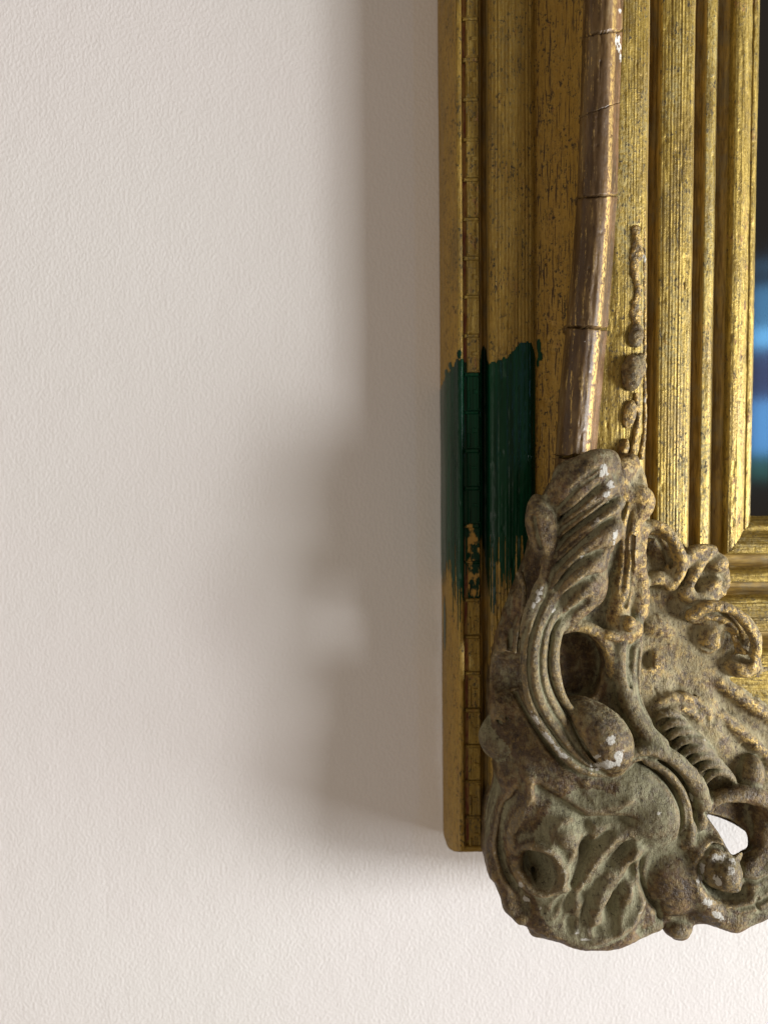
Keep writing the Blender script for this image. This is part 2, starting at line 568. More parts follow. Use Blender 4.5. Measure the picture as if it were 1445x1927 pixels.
def rail_objects(side, root_name):
    X, Z, H, L = rail(side)
    nL = len(L)
    idx = np.arange(nP * nL).reshape(nP, nL)
    V = np.stack([X.ravel(), Z.ravel(), H.ravel()], 1)
    q = np.stack([idx[:-1, :-1], idx[1:, :-1], idx[1:, 1:], idx[:-1, 1:]], -1)
    if side == 'bottom':
        q = q[..., ::-1]
    keep = np.ones(q.shape[:2], bool)
    mid = (L[:-1] + L[1:]) / 2
    base = (XS - pS) if side == 'left' else None
    if side == 'left':
        keep &= mid[None] > (ZS - fS(np.minimum(pS[:-1], pS[1:])))[:, None] - .5
    else:
        keep &= mid[None] > (XS - np.maximum(pS[:-1], pS[1:]))[:, None] - .5
        # the outer mouldings of the bottom rail stop behind the carved corner
        keep &= ~((pK[:-1, None] <= 5) & (mid[None] > 118))
    root = None
    grooves = np.zeros(q.shape[:2], bool)
    for k, (nm, mt, pts) in enumerate(PROFILE):
        if nm == 'groove':
            grooves |= (pK[:-1] == k)[:, None]
    sfx = '' if side == 'left' else '_x'

    def sub(maskf, nm, mt, parent):
        f = q[maskf & keep]
        used, inv = np.unique(f.ravel(), return_inverse=True)
        return mesh_np(nm, V[used], inv.reshape(-1, 4), M[mt], parent)
    root = sub(grooves, root_name, 'groove' + sfx, mirror)
    for k, (nm, mt, pts) in enumerate(PROFILE):
        if nm == 'groove':
            continue
        mt2 = mt + sfx if (mt + sfx) in M else (mt if side == 'left' else 'gold_x')
        sub(np.repeat((pK[:-1] == k)[:, None], nL - 1, 1), nm, mt2, root)
    return root, (X, Z, H, L)


left_rail, LG = rail_objects('left', 'left_rail')
bottom_rail, BG = rail_objects('bottom', 'bottom_rail')

# ------------------------------------------------------------------ green paint patch laid over the left rail
X, Z, H, L = LG
nL = len(L)
PXg = np.repeat(pix[:, None], nL, 1)


def proj(X, Z, H):
    d = np.stack([X - CAM[0], -H - CAM[1], Z - CAM[2]], -1)
    zc = d @ fwd
    return CX + FPX * (d @ RT) / zc, CY - FPX * (d @ UP) / zc


_, PYg = proj(X, Z, H)
r5 = np.random.default_rng(11)
topx = [826, 832, 838, 846, 853, 857, 862, 868, 876, 886, 900, 904, 908, 914, 918, 926, 940, 955, 966, 976, 984, 998, 1003, 1006]
topy = [735, 722, 706, 698, 690, 676, 680, 676, 684, 692, 692, 660, 654, 662, 688, 682, 680, 672, 660, 650, 645, 644, 658, 676]
botx = [826, 832, 838, 843, 848, 854, 860, 866, 871, 876, 884, 892, 900, 906, 912, 918, 922, 928, 934, 939, 944, 950, 958, 968, 980, 1006]
boty = [1085, 1070, 1040, 1060, 1130, 1095, 1160, 1155, 1080, 1060, 1045, 1030, 1015, 1010, 1060, 1100, 1150, 1140, 1120, 1050, 1085, 1085, 1095, 1085, 1075, 1070]
colj = r5.normal(0, 1, nP)
colj = np.convolve(colj, [.25, .5, .25], 'same')
tj = np.interp(pix, topx, topy) + colj * 1.6
bj = 16 + np.interp(pix, botx, boty) + colj * 22 + np.convolve(r5.normal(0, 1, nP), np.ones(5) / 5, 'same') * 16
n2 = smooth_noise((nP, nL), (nP / 5, nL / 4), r5) * 2.5
pm = (PYg > tj[:, None] + n2) & (PYg < bj[:, None] + n2) & (PXg < 1006)
streak = smooth_noise((nP, nL), (nP / 2.2, nL / 60), r5)
low = (PYg - 1010) / 170
pm &= ~((low > 0) & (streak > .75 - low * 1.1))
# loose dabs beyond the edge
for (x, y, rx, ry) in [(1013, 654, 4, 14), (1016, 672, 5, 9), (1011, 684, 2.5, 9), (862, 668, 4, 8), (846, 690, 3, 8), (838, 702, 3, 7), (832, 1175, 2, 50)]:
    dd = ((PXg - x) / rx)**2 + ((PYg - y) / ry)**2 + n2 * .1
    pm |= dd < 1
pm &= PYg < 1240
gh, gl = np.gradient(H, axis=0), np.gradient(X, axis=0)
nlen = np.hypot(gh, gl) + 1e-9
off = 0.16 + 0.05 * smooth_noise((nP, nL), (nP / 2.5, 10), r5)
Xo = X - gh / nlen * off * np.sign(gl + 1e-9)
Ho = H - .72 * reed[:, None] + np.abs(gl) / nlen * off + .1
idx = np.arange(nP * nL).reshape(nP, nL)
q = np.stack([idx[:-1, :-1], idx[1:, :-1], idx[1:, 1:], idx[:-1, 1:]], -1)
fm = pm[:-1, :-1]
fm = fm & (pK[:-1] != 2)[:, None]
f = q[fm]
used, inv = np.unique(f.ravel(), return_inverse=True)
Vp = np.stack([Xo.ravel(), Z.ravel(), Ho.ravel()], 1)
patch = mesh_np('paint_patch', Vp[used], inv.reshape(-1, 4), M['paint'], mirror)
patch['label'] = 'dark green gloss paint brushed over the gilding'
# dentil-bed share of the patch
f = q[pm[:-1, :-1] & (pK[:-1] == 2)[:, None]]
used, inv = np.unique(f.ravel(), return_inverse=True)
mesh_np('bed_paint', Vp[used], inv.reshape(-1, 4), M['paint'], patch)

# ------------------------------------------------------------------ dentil blocks
bed = next(o for o in left_rail.children if o.name.startswith('dentil_bed'))
bx0 = float(np.interp(876.5, pp, PX_)); bx1 = float(np.interp(900.5, pp, PX_)); bxl = float(np.interp(870.5, pp, PX_))
PER = 16.3


def boxes(bs):
    vs, fs = [], []
    for (x0, x1, z0, z1, h0, h1, bv) in bs:
        b = len(vs)
        vs += [(x0, z0, h0), (x1, z0, h0), (x1, z1, h0), (x0, z1, h0),
               (x0, z0, h1 - bv), (x1, z0, h1 - bv), (x1, z1, h1 - bv), (x0, z1, h1 - bv),
               (x0 + bv, z0 + bv, h1), (x1 - bv, z0 + bv, h1), (x1 - bv, z1 - bv, h1), (x0 + bv, z1 - bv, h1)]
        for a, c in ((0, 1), (1, 2), (2, 3), (3, 0)):
            fs.append((b + a, b + c, b + 4 + c, b + 4 + a))
            fs.append((b + 4 + a, b + 4 + c, b + 8 + c, b + 8 + a))
        fs.append((b + 8, b + 9, b + 10, b + 11))
    return np.array(vs, float), np.array(fs)


r6 = random.Random(5)
zb = Z_OUT + 5
k = 0
while zb < 300:
    j = [r6.uniform(-.35, .35) for _ in range(8)]
    w = bx1 - bx0
    # body, a lip across the head and a small foot lip
    vs, fs = boxes([(0 + j[0] * .5, w + j[1] * .3, -.1, PER - 1.6 + j[2], -0.6, 1.25 + j[3] * .4, .22),
                    (-(bx0 - bxl) * .9, w - .2 + j[4] * .4, PER - 1.62 + j[2], PER - .25 + j[5] * .4, -0.6, 1.75 + j[6] * .4, .45),
                    (w * .42 + j[4], w - .5, PER * .42 + j[0] * 2, PER * .5 + j[1] * 2, .6, 1.72 + j[3] * .5, .3), (w - 1.3 + j[5] * .4, w - .15, .6, PER - 2.4, .6, 1.7 + j[7] * .5, .3),
                    (.25 + j[3] * .3, 1.15 + j[1] * .3, .5, PER * (.55 + j[6] * .5), .6, 1.7 + j[2] * .5, .3)])
    n0 = len(vs)
    vs = vs + np.array([bx0, zb, 25.6])
    _, py = proj(np.array([bx0]), np.array([zb + PER / 2]), np.array([26.]))
    py = float(py[0])
    mt = 'paint' if 700 < py < 1020 else ('paint_worn' if 1020 <= py < 1115 else 'dentil')
    mesh_np('dentil', vs, fs, M[mt], left_rail, smooth=False)
    zb += PER
    k += 1

# ------------------------------------------------------------------ mirror glass
gz0, gz1, gx0, gx1 = ZS - 3, LZ_TOP, XS - 3, 330
v = np.array([(gx0, gz0, 15.2), (gx1, gz0, 15.2), (gx1, gz1, 15.2), (gx0, gz1, 15.2),
              (gx0, gz0, 11), (gx1, gz0, 11), (gx1, gz1, 11), (gx0, gz1, 11)], float)
fq = np.array([(0, 1, 2, 3), (5, 4, 7, 6), (0, 4, 5, 1), (1, 5, 6, 2), (2, 6, 7, 3), (3, 7, 4, 0)])
pane = mesh_np('mirror_glass', v, fq, M['glass'], mirror, smooth=False)

# ------------------------------------------------------------------ the split rod (stem of the corner leaf)
ROD = np.array([  # row, left px, right px
    (-420, 1100, 1180), (-200, 1098, 1178), (0, 1096, 1174), (60, 1094, 1172), (205, 1090, 1167), (370, 1084, 1163), (500, 1075, 1154), (615, 1064, 1145),
    (740, 1052, 1133), (860, 1044, 1122), (905, 1040, 1112)], float)
CRACKS = [(-420, 0, 0), (-190, 6, .5), (62, 6, 1.5), (206, 14, .35), (369, 2, 1.4), (616, -3, 1.6), (858, 2, 1.9), (905, 0, 0)]
Rk = np.random.default_rng(21)


def rod_segment(y0, sl0, g0, y1, sl1, g1, seed):
    nU, nV = 56, max(12, int((y1 - y0) / 2.4))
    r = np.random.default_rng(seed)
    u = np.linspace(0, 1, nU)
    edge0 = np.convolve(r.normal(0, 1, nU), np.ones(7) / 7, 'same') * 2.5 + sl0 * (0.5 - u) * 2
    edge1 = np.convolve(r.normal(0, 1, nU), np.ones(7) / 7, 'same') * 2.5 + sl1 * (0.5 - u) * 2
    if y1 in EDGE:
        edge1 = EDGE[y1]
    else:
        EDGE[y1] = edge1
    edge0 = EDGE.get(y0, edge0)
    t = np.linspace(0, 1, nV)
    top = y0 + edge0 + g0 * 4 * .5
    bot = y1 + edge1 - g1 * 4 * .5
    PY = top[:, None] * (1 - t) + bot[:, None] * t
    l = np.interp(PY, ROD[:, 0], ROD[:, 1])
    rr = np.interp(PY, ROD[:, 0], ROD[:, 2])
    U = np.repeat(u[:, None], nV, 1)
    # faceted half-round: left cheek, flat crown, right shoulder, drop
    prof_u = [0, .02, .10, .22, .35, .50, .62, .74, .82, .90, .97, 1.0]
    prof_h = [30.0, 39.5, 44.5, 47.6, 49.2, 50.0, 50.0, 48.8, 46.6, 43.6, 41.2, 39.0]
    Hh = catm(np.array(prof_h), np.array(prof_u), U.ravel()).reshape(U.shape)
    Hh = Hh + np.interp(PY, [-400, 500, 700, 905], [0, 0, .5, 3]) * np.sin(U * math.pi)
    Hh = Hh + smooth_noise((nU, nV), (8, nV / 30), r) * .22 + smooth_noise((nU, nV), (22, nV / 8), r) * .06
    Hh = Hh + .10 * np.sin(U * 34 + .6 + PY * .004) * np.clip(np.sin(U * math.pi), 0, 1)
    d = smooth_noise((nU, nV), (14, nV / 6), r)
    Hh -= np.clip(d - .68, 0, 1) * 1.0
    Px = l + (rr - l) * U
    Xw, Zw = W(Px, PY, Hh)
    V = np.stack([Xw.ravel(), Zw.ravel(), Hh.ravel()], 1)
    ii = np.arange(nU * nV).reshape(nU, nV)
    qs = [np.stack([ii[:-1, :-1], ii[:-1, 1:], ii[1:, 1:], ii[1:, :-1]], -1).reshape(-1, 4)]
    # end caps run down into the wood
    for row, flip in ((0, False), (nV - 1, True)):
        n0 = len(V)
        cap = V[ii[:, row]].copy()
        cap[:, 2] = 33.0
        V = np.concatenate([V, cap])
        b = np.arange(n0, n0 + nU)
        a = ii[:, row]
        qq = np.stack([a[:-1], a[1:], b[1:], b[:-1]], -1)
        qs.append(qq[:, ::-1] if flip else qq)
    q = np.concatenate(qs)
    side = np.concatenate([U.ravel(), np.zeros(2 * nU)])
    ch = np.zeros(nU * nV)
    P2 = np.stack([Px.ravel(), PY.ravel()], 1)
    for (x, y, rx, ry) in [(1163, 78, 6, 17), (1166, 20, 3, 8), (1141, 690, 3, 7), (1152, 560, 2.5, 7), (1167, 108, 3, 10)]:
        ch = np.maximum(ch, np.clip(1.25 - np.sqrt(((P2[:, 0] - x) / rx)**2 + ((P2[:, 1] - y) / ry)**2) * .7, 0, 1))
    ch = np.concatenate([ch, np.zeros(2 * nU)])
    return mesh_np('rod_segment', V, q, M['rod'], mirror, {'side': side, 'chip': ch})


EDGE = {}
for i in range(len(CRACKS) - 1):
    a, b = CRACKS[i], CRACKS[i + 1]
    rod_segment(a[0], a[1], a[2], b[0], b[1], b[2], 100 + i)


# ------------------------------------------------------------------ carving: signed-distance sculpting on a voxel grid
class Sculpt:
    def __init__(self, px0, px1, py0, py1, h0, h1, vox):
        xs, zs = W(np.array([px0, px1, px0, px1]), np.array([py0, py0, py1, py1]), np.array([h1, h0, h1, h0]))
        xs2, zs2 = W(np.array([px0, px1, px0, px1]), np.array([py0, py0, py1, py1]), np.array([h0, h1, h0, h1]))
        self.x0, self.z0, self.h0 = min(xs.min(), xs2.min()), min(zs.min(), zs2.min()), h0
        x1, z1 = max(xs.max(), xs2.max()), max(zs.max(), zs2.max())
        self.v = vox
        self.n = (int((x1 - self.x0) / vox) + 1, int((z1 - self.z0) / vox) + 1, int((h1 - h0) / vox) + 1)
        self.ax = [(o + np.arange(n) * vox).astype(np.float32) for o, n in zip((self.x0, self.z0, self.h0), self.n)]
        self.F = np.full(self.n, 12.0, np.float32)
        self.lab = np.zeros(self.n, np.int8)
        self.names = []

    def label(self, name):
        if name not in self.names:
            self.names.append(name)
        return self.names.index(name)

    def sl(self, lo, hi):
        o = (self.x0, self.z0, self.h0)
        r = []
        for k in range(3):
            a = max(0, int((lo[k] - o[k]) / self.v))
            b = min(self.n[k], int((hi[k] - o[k]) / self.v) + 2)
            if b <= a:
                return None
            r.append(slice(a, b))
        return tuple(r)

    def add(self, sl, d, k, name):
        F = self.F[sl]
        l = self.lab[sl]
        l[d < F] = self.label(name)
        self.F[sl] = smin(F, d, k)

    def cut(self, sl, d, k):
        F = self.F[sl]
        self.F[sl] = -smin(-F, d, k)

    def _stroke(self, pts, q=1.0, margin=3.0, dens=1.6):
        P = path(pts, dens)
        R = P[:, 3]
        lo = (P[:, :3] - R[:, None] * max(1, 1 / q)).min(0) - margin
        hi = (P[:, :3] + R[:, None] * max(1, 1 / q)).max(0) + margin
        sl = self.sl(lo, hi)
        if sl is None:
            return None, None
        D = np.full(tuple(s.stop - s.start for s in sl), 12.0, np.float32)
        for a, b in zip(P[:-1], P[1:]):
            rr = max(a[3], b[3]) * max(1, 1 / q) + margin
            s2 = self.sl(np.minimum(a, b)[:3] - rr, np.maximum(a, b)[:3] + rr)
            if s2 is None:
                continue
            loc = tuple(slice(max(0, s.start - t.start), min(D.shape[i], s.stop - t.start)) for i, (s, t) in enumerate(zip(s2, sl)))
            if any(s.stop <= s.start for s in loc):
                continue
            g = [self.ax[i][sl[i].start + loc[i].start: sl[i].start + loc[i].stop] for i in range(3)]
            x = g[0][:, None, None] - a[0]
            z = g[1][None, :, None] - a[1]
            h = (g[2][None, None, :] - a[2]) * q
            bx, bz, bh = b[0] - a[0], b[1] - a[1], (b[2] - a[2]) * q
            t = np.clip((x * bx + z * bz + h * bh) / (bx * bx + bz * bz + bh * bh + 1e-9), 0, 1)
            dd = np.sqrt((x - t * bx)**2 + (z - t * bz)**2 + (h - t * bh)**2) - (a[3] + t * (b[3] - a[3]))
            D[loc] = np.minimum(D[loc], dd)
        return sl, D

    def stroke(self, pts, name, k=1.5, q=1.0):
        sl, D = self._stroke(pts, q, 3 + k)
        if sl is not None:
            self.add(sl, D, k, name)

    def groove(self, pts, k=0.8, q=1.0):
        sl, D = self._stroke(pts, q, 2 + k)
        if sl is not None:
            self.cut(sl, D, k)

    def _ell(self, px, py, h, rx, ry, rh, ang=0, margin=4):
        x, z = W(px, py, h)
        s = MMPX(h)
        rx, ry = rx * s, ry * s
        R = max(rx, ry) + margin
        sl = self.sl((x - R, z - R, h - rh - margin), (x + R, z + R, h + rh + margin))
        if sl is None:
            return None, None
        g = [self.ax[i][sl[i]] for i in range(3)]
        dx = g[0][:, None, None] - x
        dz = g[1][None, :, None] - z
        dh = g[2][None, None, :] - h
        a = -math.radians(ang)
        u = dx * math.cos(a) + dz * math.sin(a)
        w = -dx * math.sin(a) + dz * math.cos(a)
        k0 = np.sqrt((u / rx)**2 + (w / ry)**2 + (dh / rh)**2)
        k1 = np.sqrt((u / rx**2)**2 + (w / ry**2)**2 + (dh / rh**2)**2) + 1e-6
        return sl, (k0 * (k0 - 1) / k1).astype(np.float32)

    def ball(self, px, py, h, rx, ry, rh, name, ang=0, k=1.5):
        sl, D = self._ell(px, py, h, rx, ry, rh, ang)
        if sl is not None:
            self.add(sl, D, k, name)

    def dimple(self, px, py, h, rx, ry, rh, ang=0, k=1.5):
        sl, D = self._ell(px, py, h, rx, ry, rh, ang)
        if sl is not None:
            self.cut(sl, D, k)

    def poly2d(self, poly):
        P0 = np.array([W(*p) for p in poly], float)
        P = []
        for i in range(len(P0)):
            a, b, c, d = P0[i - 1], P0[i], P0[(i + 1) % len(P0)], P0[(i + 2) % len(P0)]
            for t in (0, .33, .67):
                P.append(.5 * (2 * b + (c - a) * t + (2 * a - 5 * b + 4 * c - d) * t**2 + (3 * b - a - 3 * c + d) * t**3))
        P = np.array(P, np.float32)
        gx = self.ax[0][:, None]
        gz = self.ax[1][None, :]
        d = np.full((self.n[0], self.n[1]), 1e9, np.float32)
        s = np.ones_like(d)
        N = len(P)
        for i in range(N):
            a, b = P[i], P[(i - 1) % N]
            ex, ez = b[0] - a[0], b[1] - a[1]
            wx, wz = gx - a[0], gz - a[1]
            t = np.clip((wx * ex + wz * ez) / (ex * ex + ez * ez + 1e-9), 0, 1)
            d = np.minimum(d, (wx - ex * t)**2 + (wz - ez * t)**2)
            c1 = gz >= a[1]; c2 = gz < b[1]; c3 = ex * wz > ez * wx
            flip = (c1 & c2 & c3) | (~c1 & ~c2 & ~c3)
            s = np.where(flip, -s, s)
        return s * np.sqrt(d)

    def hfield(self, ctrl, sig):
        C = np.array([(*W(x, y, h), h) for x, y, h in ctrl], np.float32)
        gx = self.ax[0][:, None]
        gz = self.ax[1][None, :]
        num = np.zeros((self.n[0], self.n[1]), np.float32)
        den = np.full_like(num, 1e-6)
        for x, z, h in C:
            dd = ((gx - x)**2 + (gz - z)**2) / sig**2
            w = np.exp(-dd) + .002 / (1 + dd)
            num += w * h
            den += w
        return num / den

    def slab(self, poly, ctrl, hbot, name, sig=9.0, k=5.0, ku=1.5):
        d2 = self.poly2d(poly)
        ht = self.hfield(ctrl, sig)
        H = self.ax[2][None, None, :]
        d = -smin(-d2[:, :, None], -(H - ht[:, :, None]) * .85, k)
        d = np.maximum(d, hbot - H)
        self.add((slice(None),) * 3, d, ku, name)

    def engrave(self, pts, w, depth, w2=None, span=16.0):
        """push the surface in (depth > 0) or out along a line; w, w2 = half widths (mm) left / right of travel"""
        w2 = w if w2 is None else w2
        P = path([(p[0], p[1], p[2], p[3] if len(p) > 3 else 1.0) for p in pts], 1.2)
        m_ = 2.6 * max(w, w2) + 1
        sl = self.sl((P[:, 0].min() - m_, P[:, 1].min() - m_, P[:, 2].min() - span), (P[:, 0].max() + m_, P[:, 1].max() + m_, P[:, 2].max() + span))
        if sl is None:
            return
        gx = self.ax[0][sl[0]][:, None]
        gz = self.ax[1][sl[1]][None, :]
        best = np.full((gx.shape[0], gz.shape[1]), 1e9, np.float32)
        sgn = np.ones_like(best)
        amp = np.ones_like(best)
        n = len(P) - 1
        for i in range(n):
            a, b = P[i], P[i + 1]
            ex, ez = b[0] - a[0], b[1] - a[1]
            wx, wz = gx - a[0], gz - a[1]
            t = np.clip((wx * ex + wz * ez) / (ex * ex + ez * ez + 1e-9), 0, 1)
            d = (wx - t * ex)**2 + (wz - t * ez)**2
            up_ = d < best
            best = np.where(up_, d, best)
            sgn = np.where(up_, np.sign(ex * wz - ez * wx), sgn)
            u = (i + t) / n
            am = np.minimum(1, np.minimum(u, 1 - u) * 6 + .15) * (a[3] + t * (b[3] - a[3]))
            amp = np.where(up_, am, amp)
        ww = np.where(sgn > 0, w, w2)
        g = depth * amp * np.exp(-best / ww**2)
        self.F[sl] += g[:, :, None]

    def press(self, px, py, h, rx, ry, depth, ang=0, span=14.0, name=None):
        x, z = W(px, py, h)
        sc_ = MMPX(h)
        rx, ry = rx * sc_, ry * sc_
        R = max(rx, ry) * 2.2
        sl = self.sl((x - R, z - R, h - span), (x + R, z + R, h + span))
        if sl is None:
            return
        dx = self.ax[0][sl[0]][:, None] - x
        dz = self.ax[1][sl[1]][None, :] - z
        a = -math.radians(ang)
        u = dx * math.cos(a) + dz * math.sin(a)
        w = -dx * math.sin(a) + dz * math.cos(a)
        e = (u / rx)**2 + (w / ry)**2
        self.F[sl] += (depth * np.exp(-e**1.25))[:, :, None]
        if name:
            l = self.lab[sl]
            l[(e < 1.1)] = self.label(name)

    def hole(self, poly, hbot, k=1.0, htop=None):
        d2 = self.poly2d(poly)[:, :, None]
        H = self.ax[2][None, None, :]
        d = np.maximum(d2, hbot - H)
        if htop is not None:
            d = np.maximum(d, H - htop)
        self.cut((slice(None),) * 3, d, k)

    def roughen(self, amps, seed):
        r = np.random.default_rng(seed)
        near = np.abs(self.F) < 3
        for cell, amp in amps:
            nse = smooth_noise(self.n, [n * self.v / cell for n in self.n], r)
            self.F += np.where(near, nse * amp, 0)

    def mesh(self, parents, mats, chips=()):
        F = self.F
        F[0], F[-1], F[:, 0], F[:, -1], F[:, :, 0], F[:, :, -1] = 2, 2, 2, 2, 2, 2
        V, Q, cell = surface_nets(F)
        pos = V * self.v + np.array([self.x0, self.z0, self.h0], np.float32)
        # cavity: mean of the distance field around a point (negative in recesses)
        blur = F.copy()
        np.clip(blur, -4, 4, out=blur)
        fine = boxblur(blur, max(1, int(round(1.1 / self.v))))
        wide = boxblur(blur, max(2, int(round(2.6 / self.v))))
        c = np.round(V).astype(int)
        for i in range(3):
            c[:, i] = np.clip(c[:, i], 0, self.n[i] - 1)
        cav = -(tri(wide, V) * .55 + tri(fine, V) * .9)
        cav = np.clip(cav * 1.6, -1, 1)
        # normals from the field
        eps = .7
        N = np.stack([tri(F, V + np.eye(3)[i] * eps) - tri(F, V - np.eye(3)[i] * eps) for i in range(3)], 1)
        N /= np.linalg.norm(N, axis=1, keepdims=True) + 1e-9
        chip = np.zeros(len(V), np.float32)
        sx, sy = proj(pos[:, 0], pos[:, 1], pos[:, 2])
        for (x, y, rx, ry, ang) in chips:
            a = math.radians(ang)
            dx, dy = sx - x, sy - y
            u = dx * math.cos(a) + dy * math.sin(a)
            w = -dx * math.sin(a) + dy * math.cos(a)
            chip = np.maximum(chip, np.clip(1.35 - .7 * np.sqrt((u / rx)**2 + (w / ry)**2), 0, 1.25))
        lab = self.lab[c[:, 0], c[:, 1], c[:, 2]]
        fl = lab[Q[:, 0]].astype(int)
        fl = merge_islands(Q, fl, len(V))
        objs = {}
        order = sorted(range(len(self.names)), key=lambda i: parents.get(self.names[i], mirror) is not mirror)
        for li in order:
            nm = self.names[li]
            f = Q[fl == li]
            if len(f) == 0:
                continue
            used, inv = np.unique(f.ravel(), return_inverse=True)
            par = parents.get(nm, mirror)
            if isinstance(par, str):
                par = objs.get(par, mirror)
            base = nm.split(':')[0]
            objs[nm] = mesh_np(base, pos[used], inv.reshape(-1, 4), M[mats[nm]], par,
                               {'cavity': cav[used], 'chip': chip[used]}, N[used])
        return objs


def merge_islands(Q, fl, nv):
    """keep one connected piece per label; hand stray patches to the neighbouring label"""
    for _ in range(2):
        changed = False
        for li in np.unique(fl):
            fi = np.nonzero(fl == li)[0]
            f = Q[fi]
            comp = np.arange(nv)
            while True:
                m_ = comp[f].min(1)
                old = comp[f]
                np.minimum.at(comp, f.ravel(), np.repeat(m_, 4))
                comp[f.ravel()] = comp[comp[f.ravel()]]
                if (comp[f] == old).all():
                    break
            c = comp[f[:, 0]]
            ids, inv_, cnt = np.unique(c, return_inverse=True, return_counts=True)
            if len(ids) == 1:
                continue
            big = cnt.argmax()
            vlab = np.full(nv, -1)
            oth = fl != li
            vlab[Q[oth].ravel()] = np.repeat(fl[oth], 4)
            for k in range(len(ids)):
                if k == big:
                    continue
                sel = fi[inv_ == k]
                nb = vlab[Q[sel].ravel()]
                nb = nb[nb >= 0]
                if len(nb):
                    fl[sel] = np.bincount(nb).argmax()
                    changed = True
        if not changed:
            break
    return fl


def MMPX(h):
    return (DIST - h) / FPX


def smin(a, b, k):
    if k <= 0:
        return np.minimum(a, b)
    hh = np.maximum(k - np.abs(a - b), 0) / k
    return np.minimum(a, b) - hh * hh * k * .25


def path(pts, dens):
    """Catmull-Rom through (px, py, h, r mm) -> world mm samples (x, z, h, r)"""
    P = np.array([[*W(p[0], p[1], p[2]), p[2], p[3]] for p in pts], float)
    if len(P) == 2:
        n = max(2, int(np.linalg.norm(P[1, :3] - P[0, :3]) / dens) + 1)
        t = np.linspace(0, 1, n)[:, None]
        return P[0] * (1 - t) + P[1] * t
    E = np.concatenate([[2 * P[0] - P[1]], P, [2 * P[-1] - P[-2]]])
    out = []
    for i in range(1, len(E) - 2):
        n = max(2, int(np.linalg.norm(E[i + 1, :3] - E[i, :3]) / dens) + 1)
        t = np.linspace(0, 1, n, endpoint=False)[:, None]
        a, b, c, d = E[i - 1], E[i], E[i + 1], E[i + 2]
        out.append(.5 * (2 * b + (c - a) * t + (2 * a - 5 * b + 4 * c - d) * t**2 + (3 * b - a - 3 * c + d) * t**3))
    out.append(P[-1:])
    o = np.concatenate(out)
    o[:, 3] = np.maximum(o[:, 3], .15)
    return o


def boxblur(a, r):
    for ax in range(3):
        c = np.cumsum(np.pad(a, [(r + 1, r) if i == ax else (0, 0) for i in range(3)], mode='edge'), axis=ax, dtype=np.float32)
        n = a.shape[ax]
        a = (np.take(c, np.arange(2 * r + 1, 2 * r + 1 + n), ax) - np.take(c, np.arange(0, n), ax)) / (2 * r + 1)
    return a


def tri(F, V):
    i = np.floor(V).astype(int)
    for k in range(3):
        i[:, k] = np.clip(i[:, k], 0, F.shape[k] - 2)
    f = np.clip(V - i, 0, 1)
    o = 0
    for dx in (0, 1):
        for dz in (0, 1):
            for dh in (0, 1):
                w = (f[:, 0] if dx else 1 - f[:, 0]) * (f[:, 1] if dz else 1 - f[:, 1]) * (f[:, 2] if dh else 1 - f[:, 2])
                o = o + w * F[i[:, 0] + dx, i[:, 1] + dz, i[:, 2] + dh]
    return o


def surface_nets(F):
    ins = F < 0
    n = F.shape
    cnt = np.zeros(tuple(s - 1 for s in n), np.int8)
    for dx in (0, 1):
        for dz in (0, 1):
            for dh in (0, 1):
                cnt += ins[dx:n[0] - 1 + dx, dz:n[1] - 1 + dz, dh:n[2] - 1 + dh]
    act = np.argwhere((cnt > 0) & (cnt < 8))
    cid = np.full(cnt.shape, -1, np.int32)
    cid[act[:, 0], act[:, 1], act[:, 2]] = np.arange(len(act))
    acc = np.zeros((len(act), 3), np.float32)
    num = np.zeros(len(act), np.float32)
    corners = [(a, b, c) for a in (0, 1) for b in (0, 1) for c in (0, 1)]
    val = {c: F[act[:, 0] + c[0], act[:, 1] + c[1], act[:, 2] + c[2]] for c in corners}
    for c in corners:
        for ax in range(3):
            if c[ax]:
                continue
            d = list(c); d[ax] = 1; d = tuple(d)
            va, vb = val[c], val[d]
            m_ = (va < 0) != (vb < 0)
            t = np.where(m_, va / (va - vb + 1e-12), 0)
            p = np.repeat(np.array([c], np.float32), len(act), 0)
            p[:, ax] = t
            acc += p * m_[:, None]
            num += m_
    V = act + acc / num[:, None]
    quads = []
    for ax in range(3):
        a = [slice(0, -1)] * 3; b = [slice(0, -1)] * 3
        b[ax] = slice(1, None)
        o1, o2 = (ax + 1) % 3, (ax + 2) % 3
        for k in (o1, o2):
            a[k] = slice(1, -1); b[k] = slice(1, -1)
        A, B = ins[tuple(a)], ins[tuple(b)]
        e = np.argwhere(A != B)
        s = A[e[:, 0], e[:, 1], e[:, 2]]
        e[:, o1] += 1; e[:, o2] += 1
        c0 = e.copy(); c1 = e.copy(); c2 = e.copy(); c3 = e.copy()
        c1[:, o1] -= 1; c2[:, o1] -= 1; c2[:, o2] -= 1; c3[:, o2] -= 1
        qd = np.stack([cid[c[:, 0], c[:, 1], c[:, 2]] for c in (c0, c1, c2, c3)], 1)
        ok = (qd >= 0).all(1)
        qd, s = qd[ok], s[ok]
        qd[~s] = qd[~s][:, ::-1]
        # X,Z,H is left-handed relative to world after y = -H mapping: flip handled by mapping
        quads.append(qd)
    return V.astype(np.float32), np.concatenate(quads), act

# ------------------------------------------------------------------ carved corner
sc = Sculpt(885, 1475, 835, 1795, 17, 88, 0.5)
HB = 24.0      # back of the carving, sunk in the rails

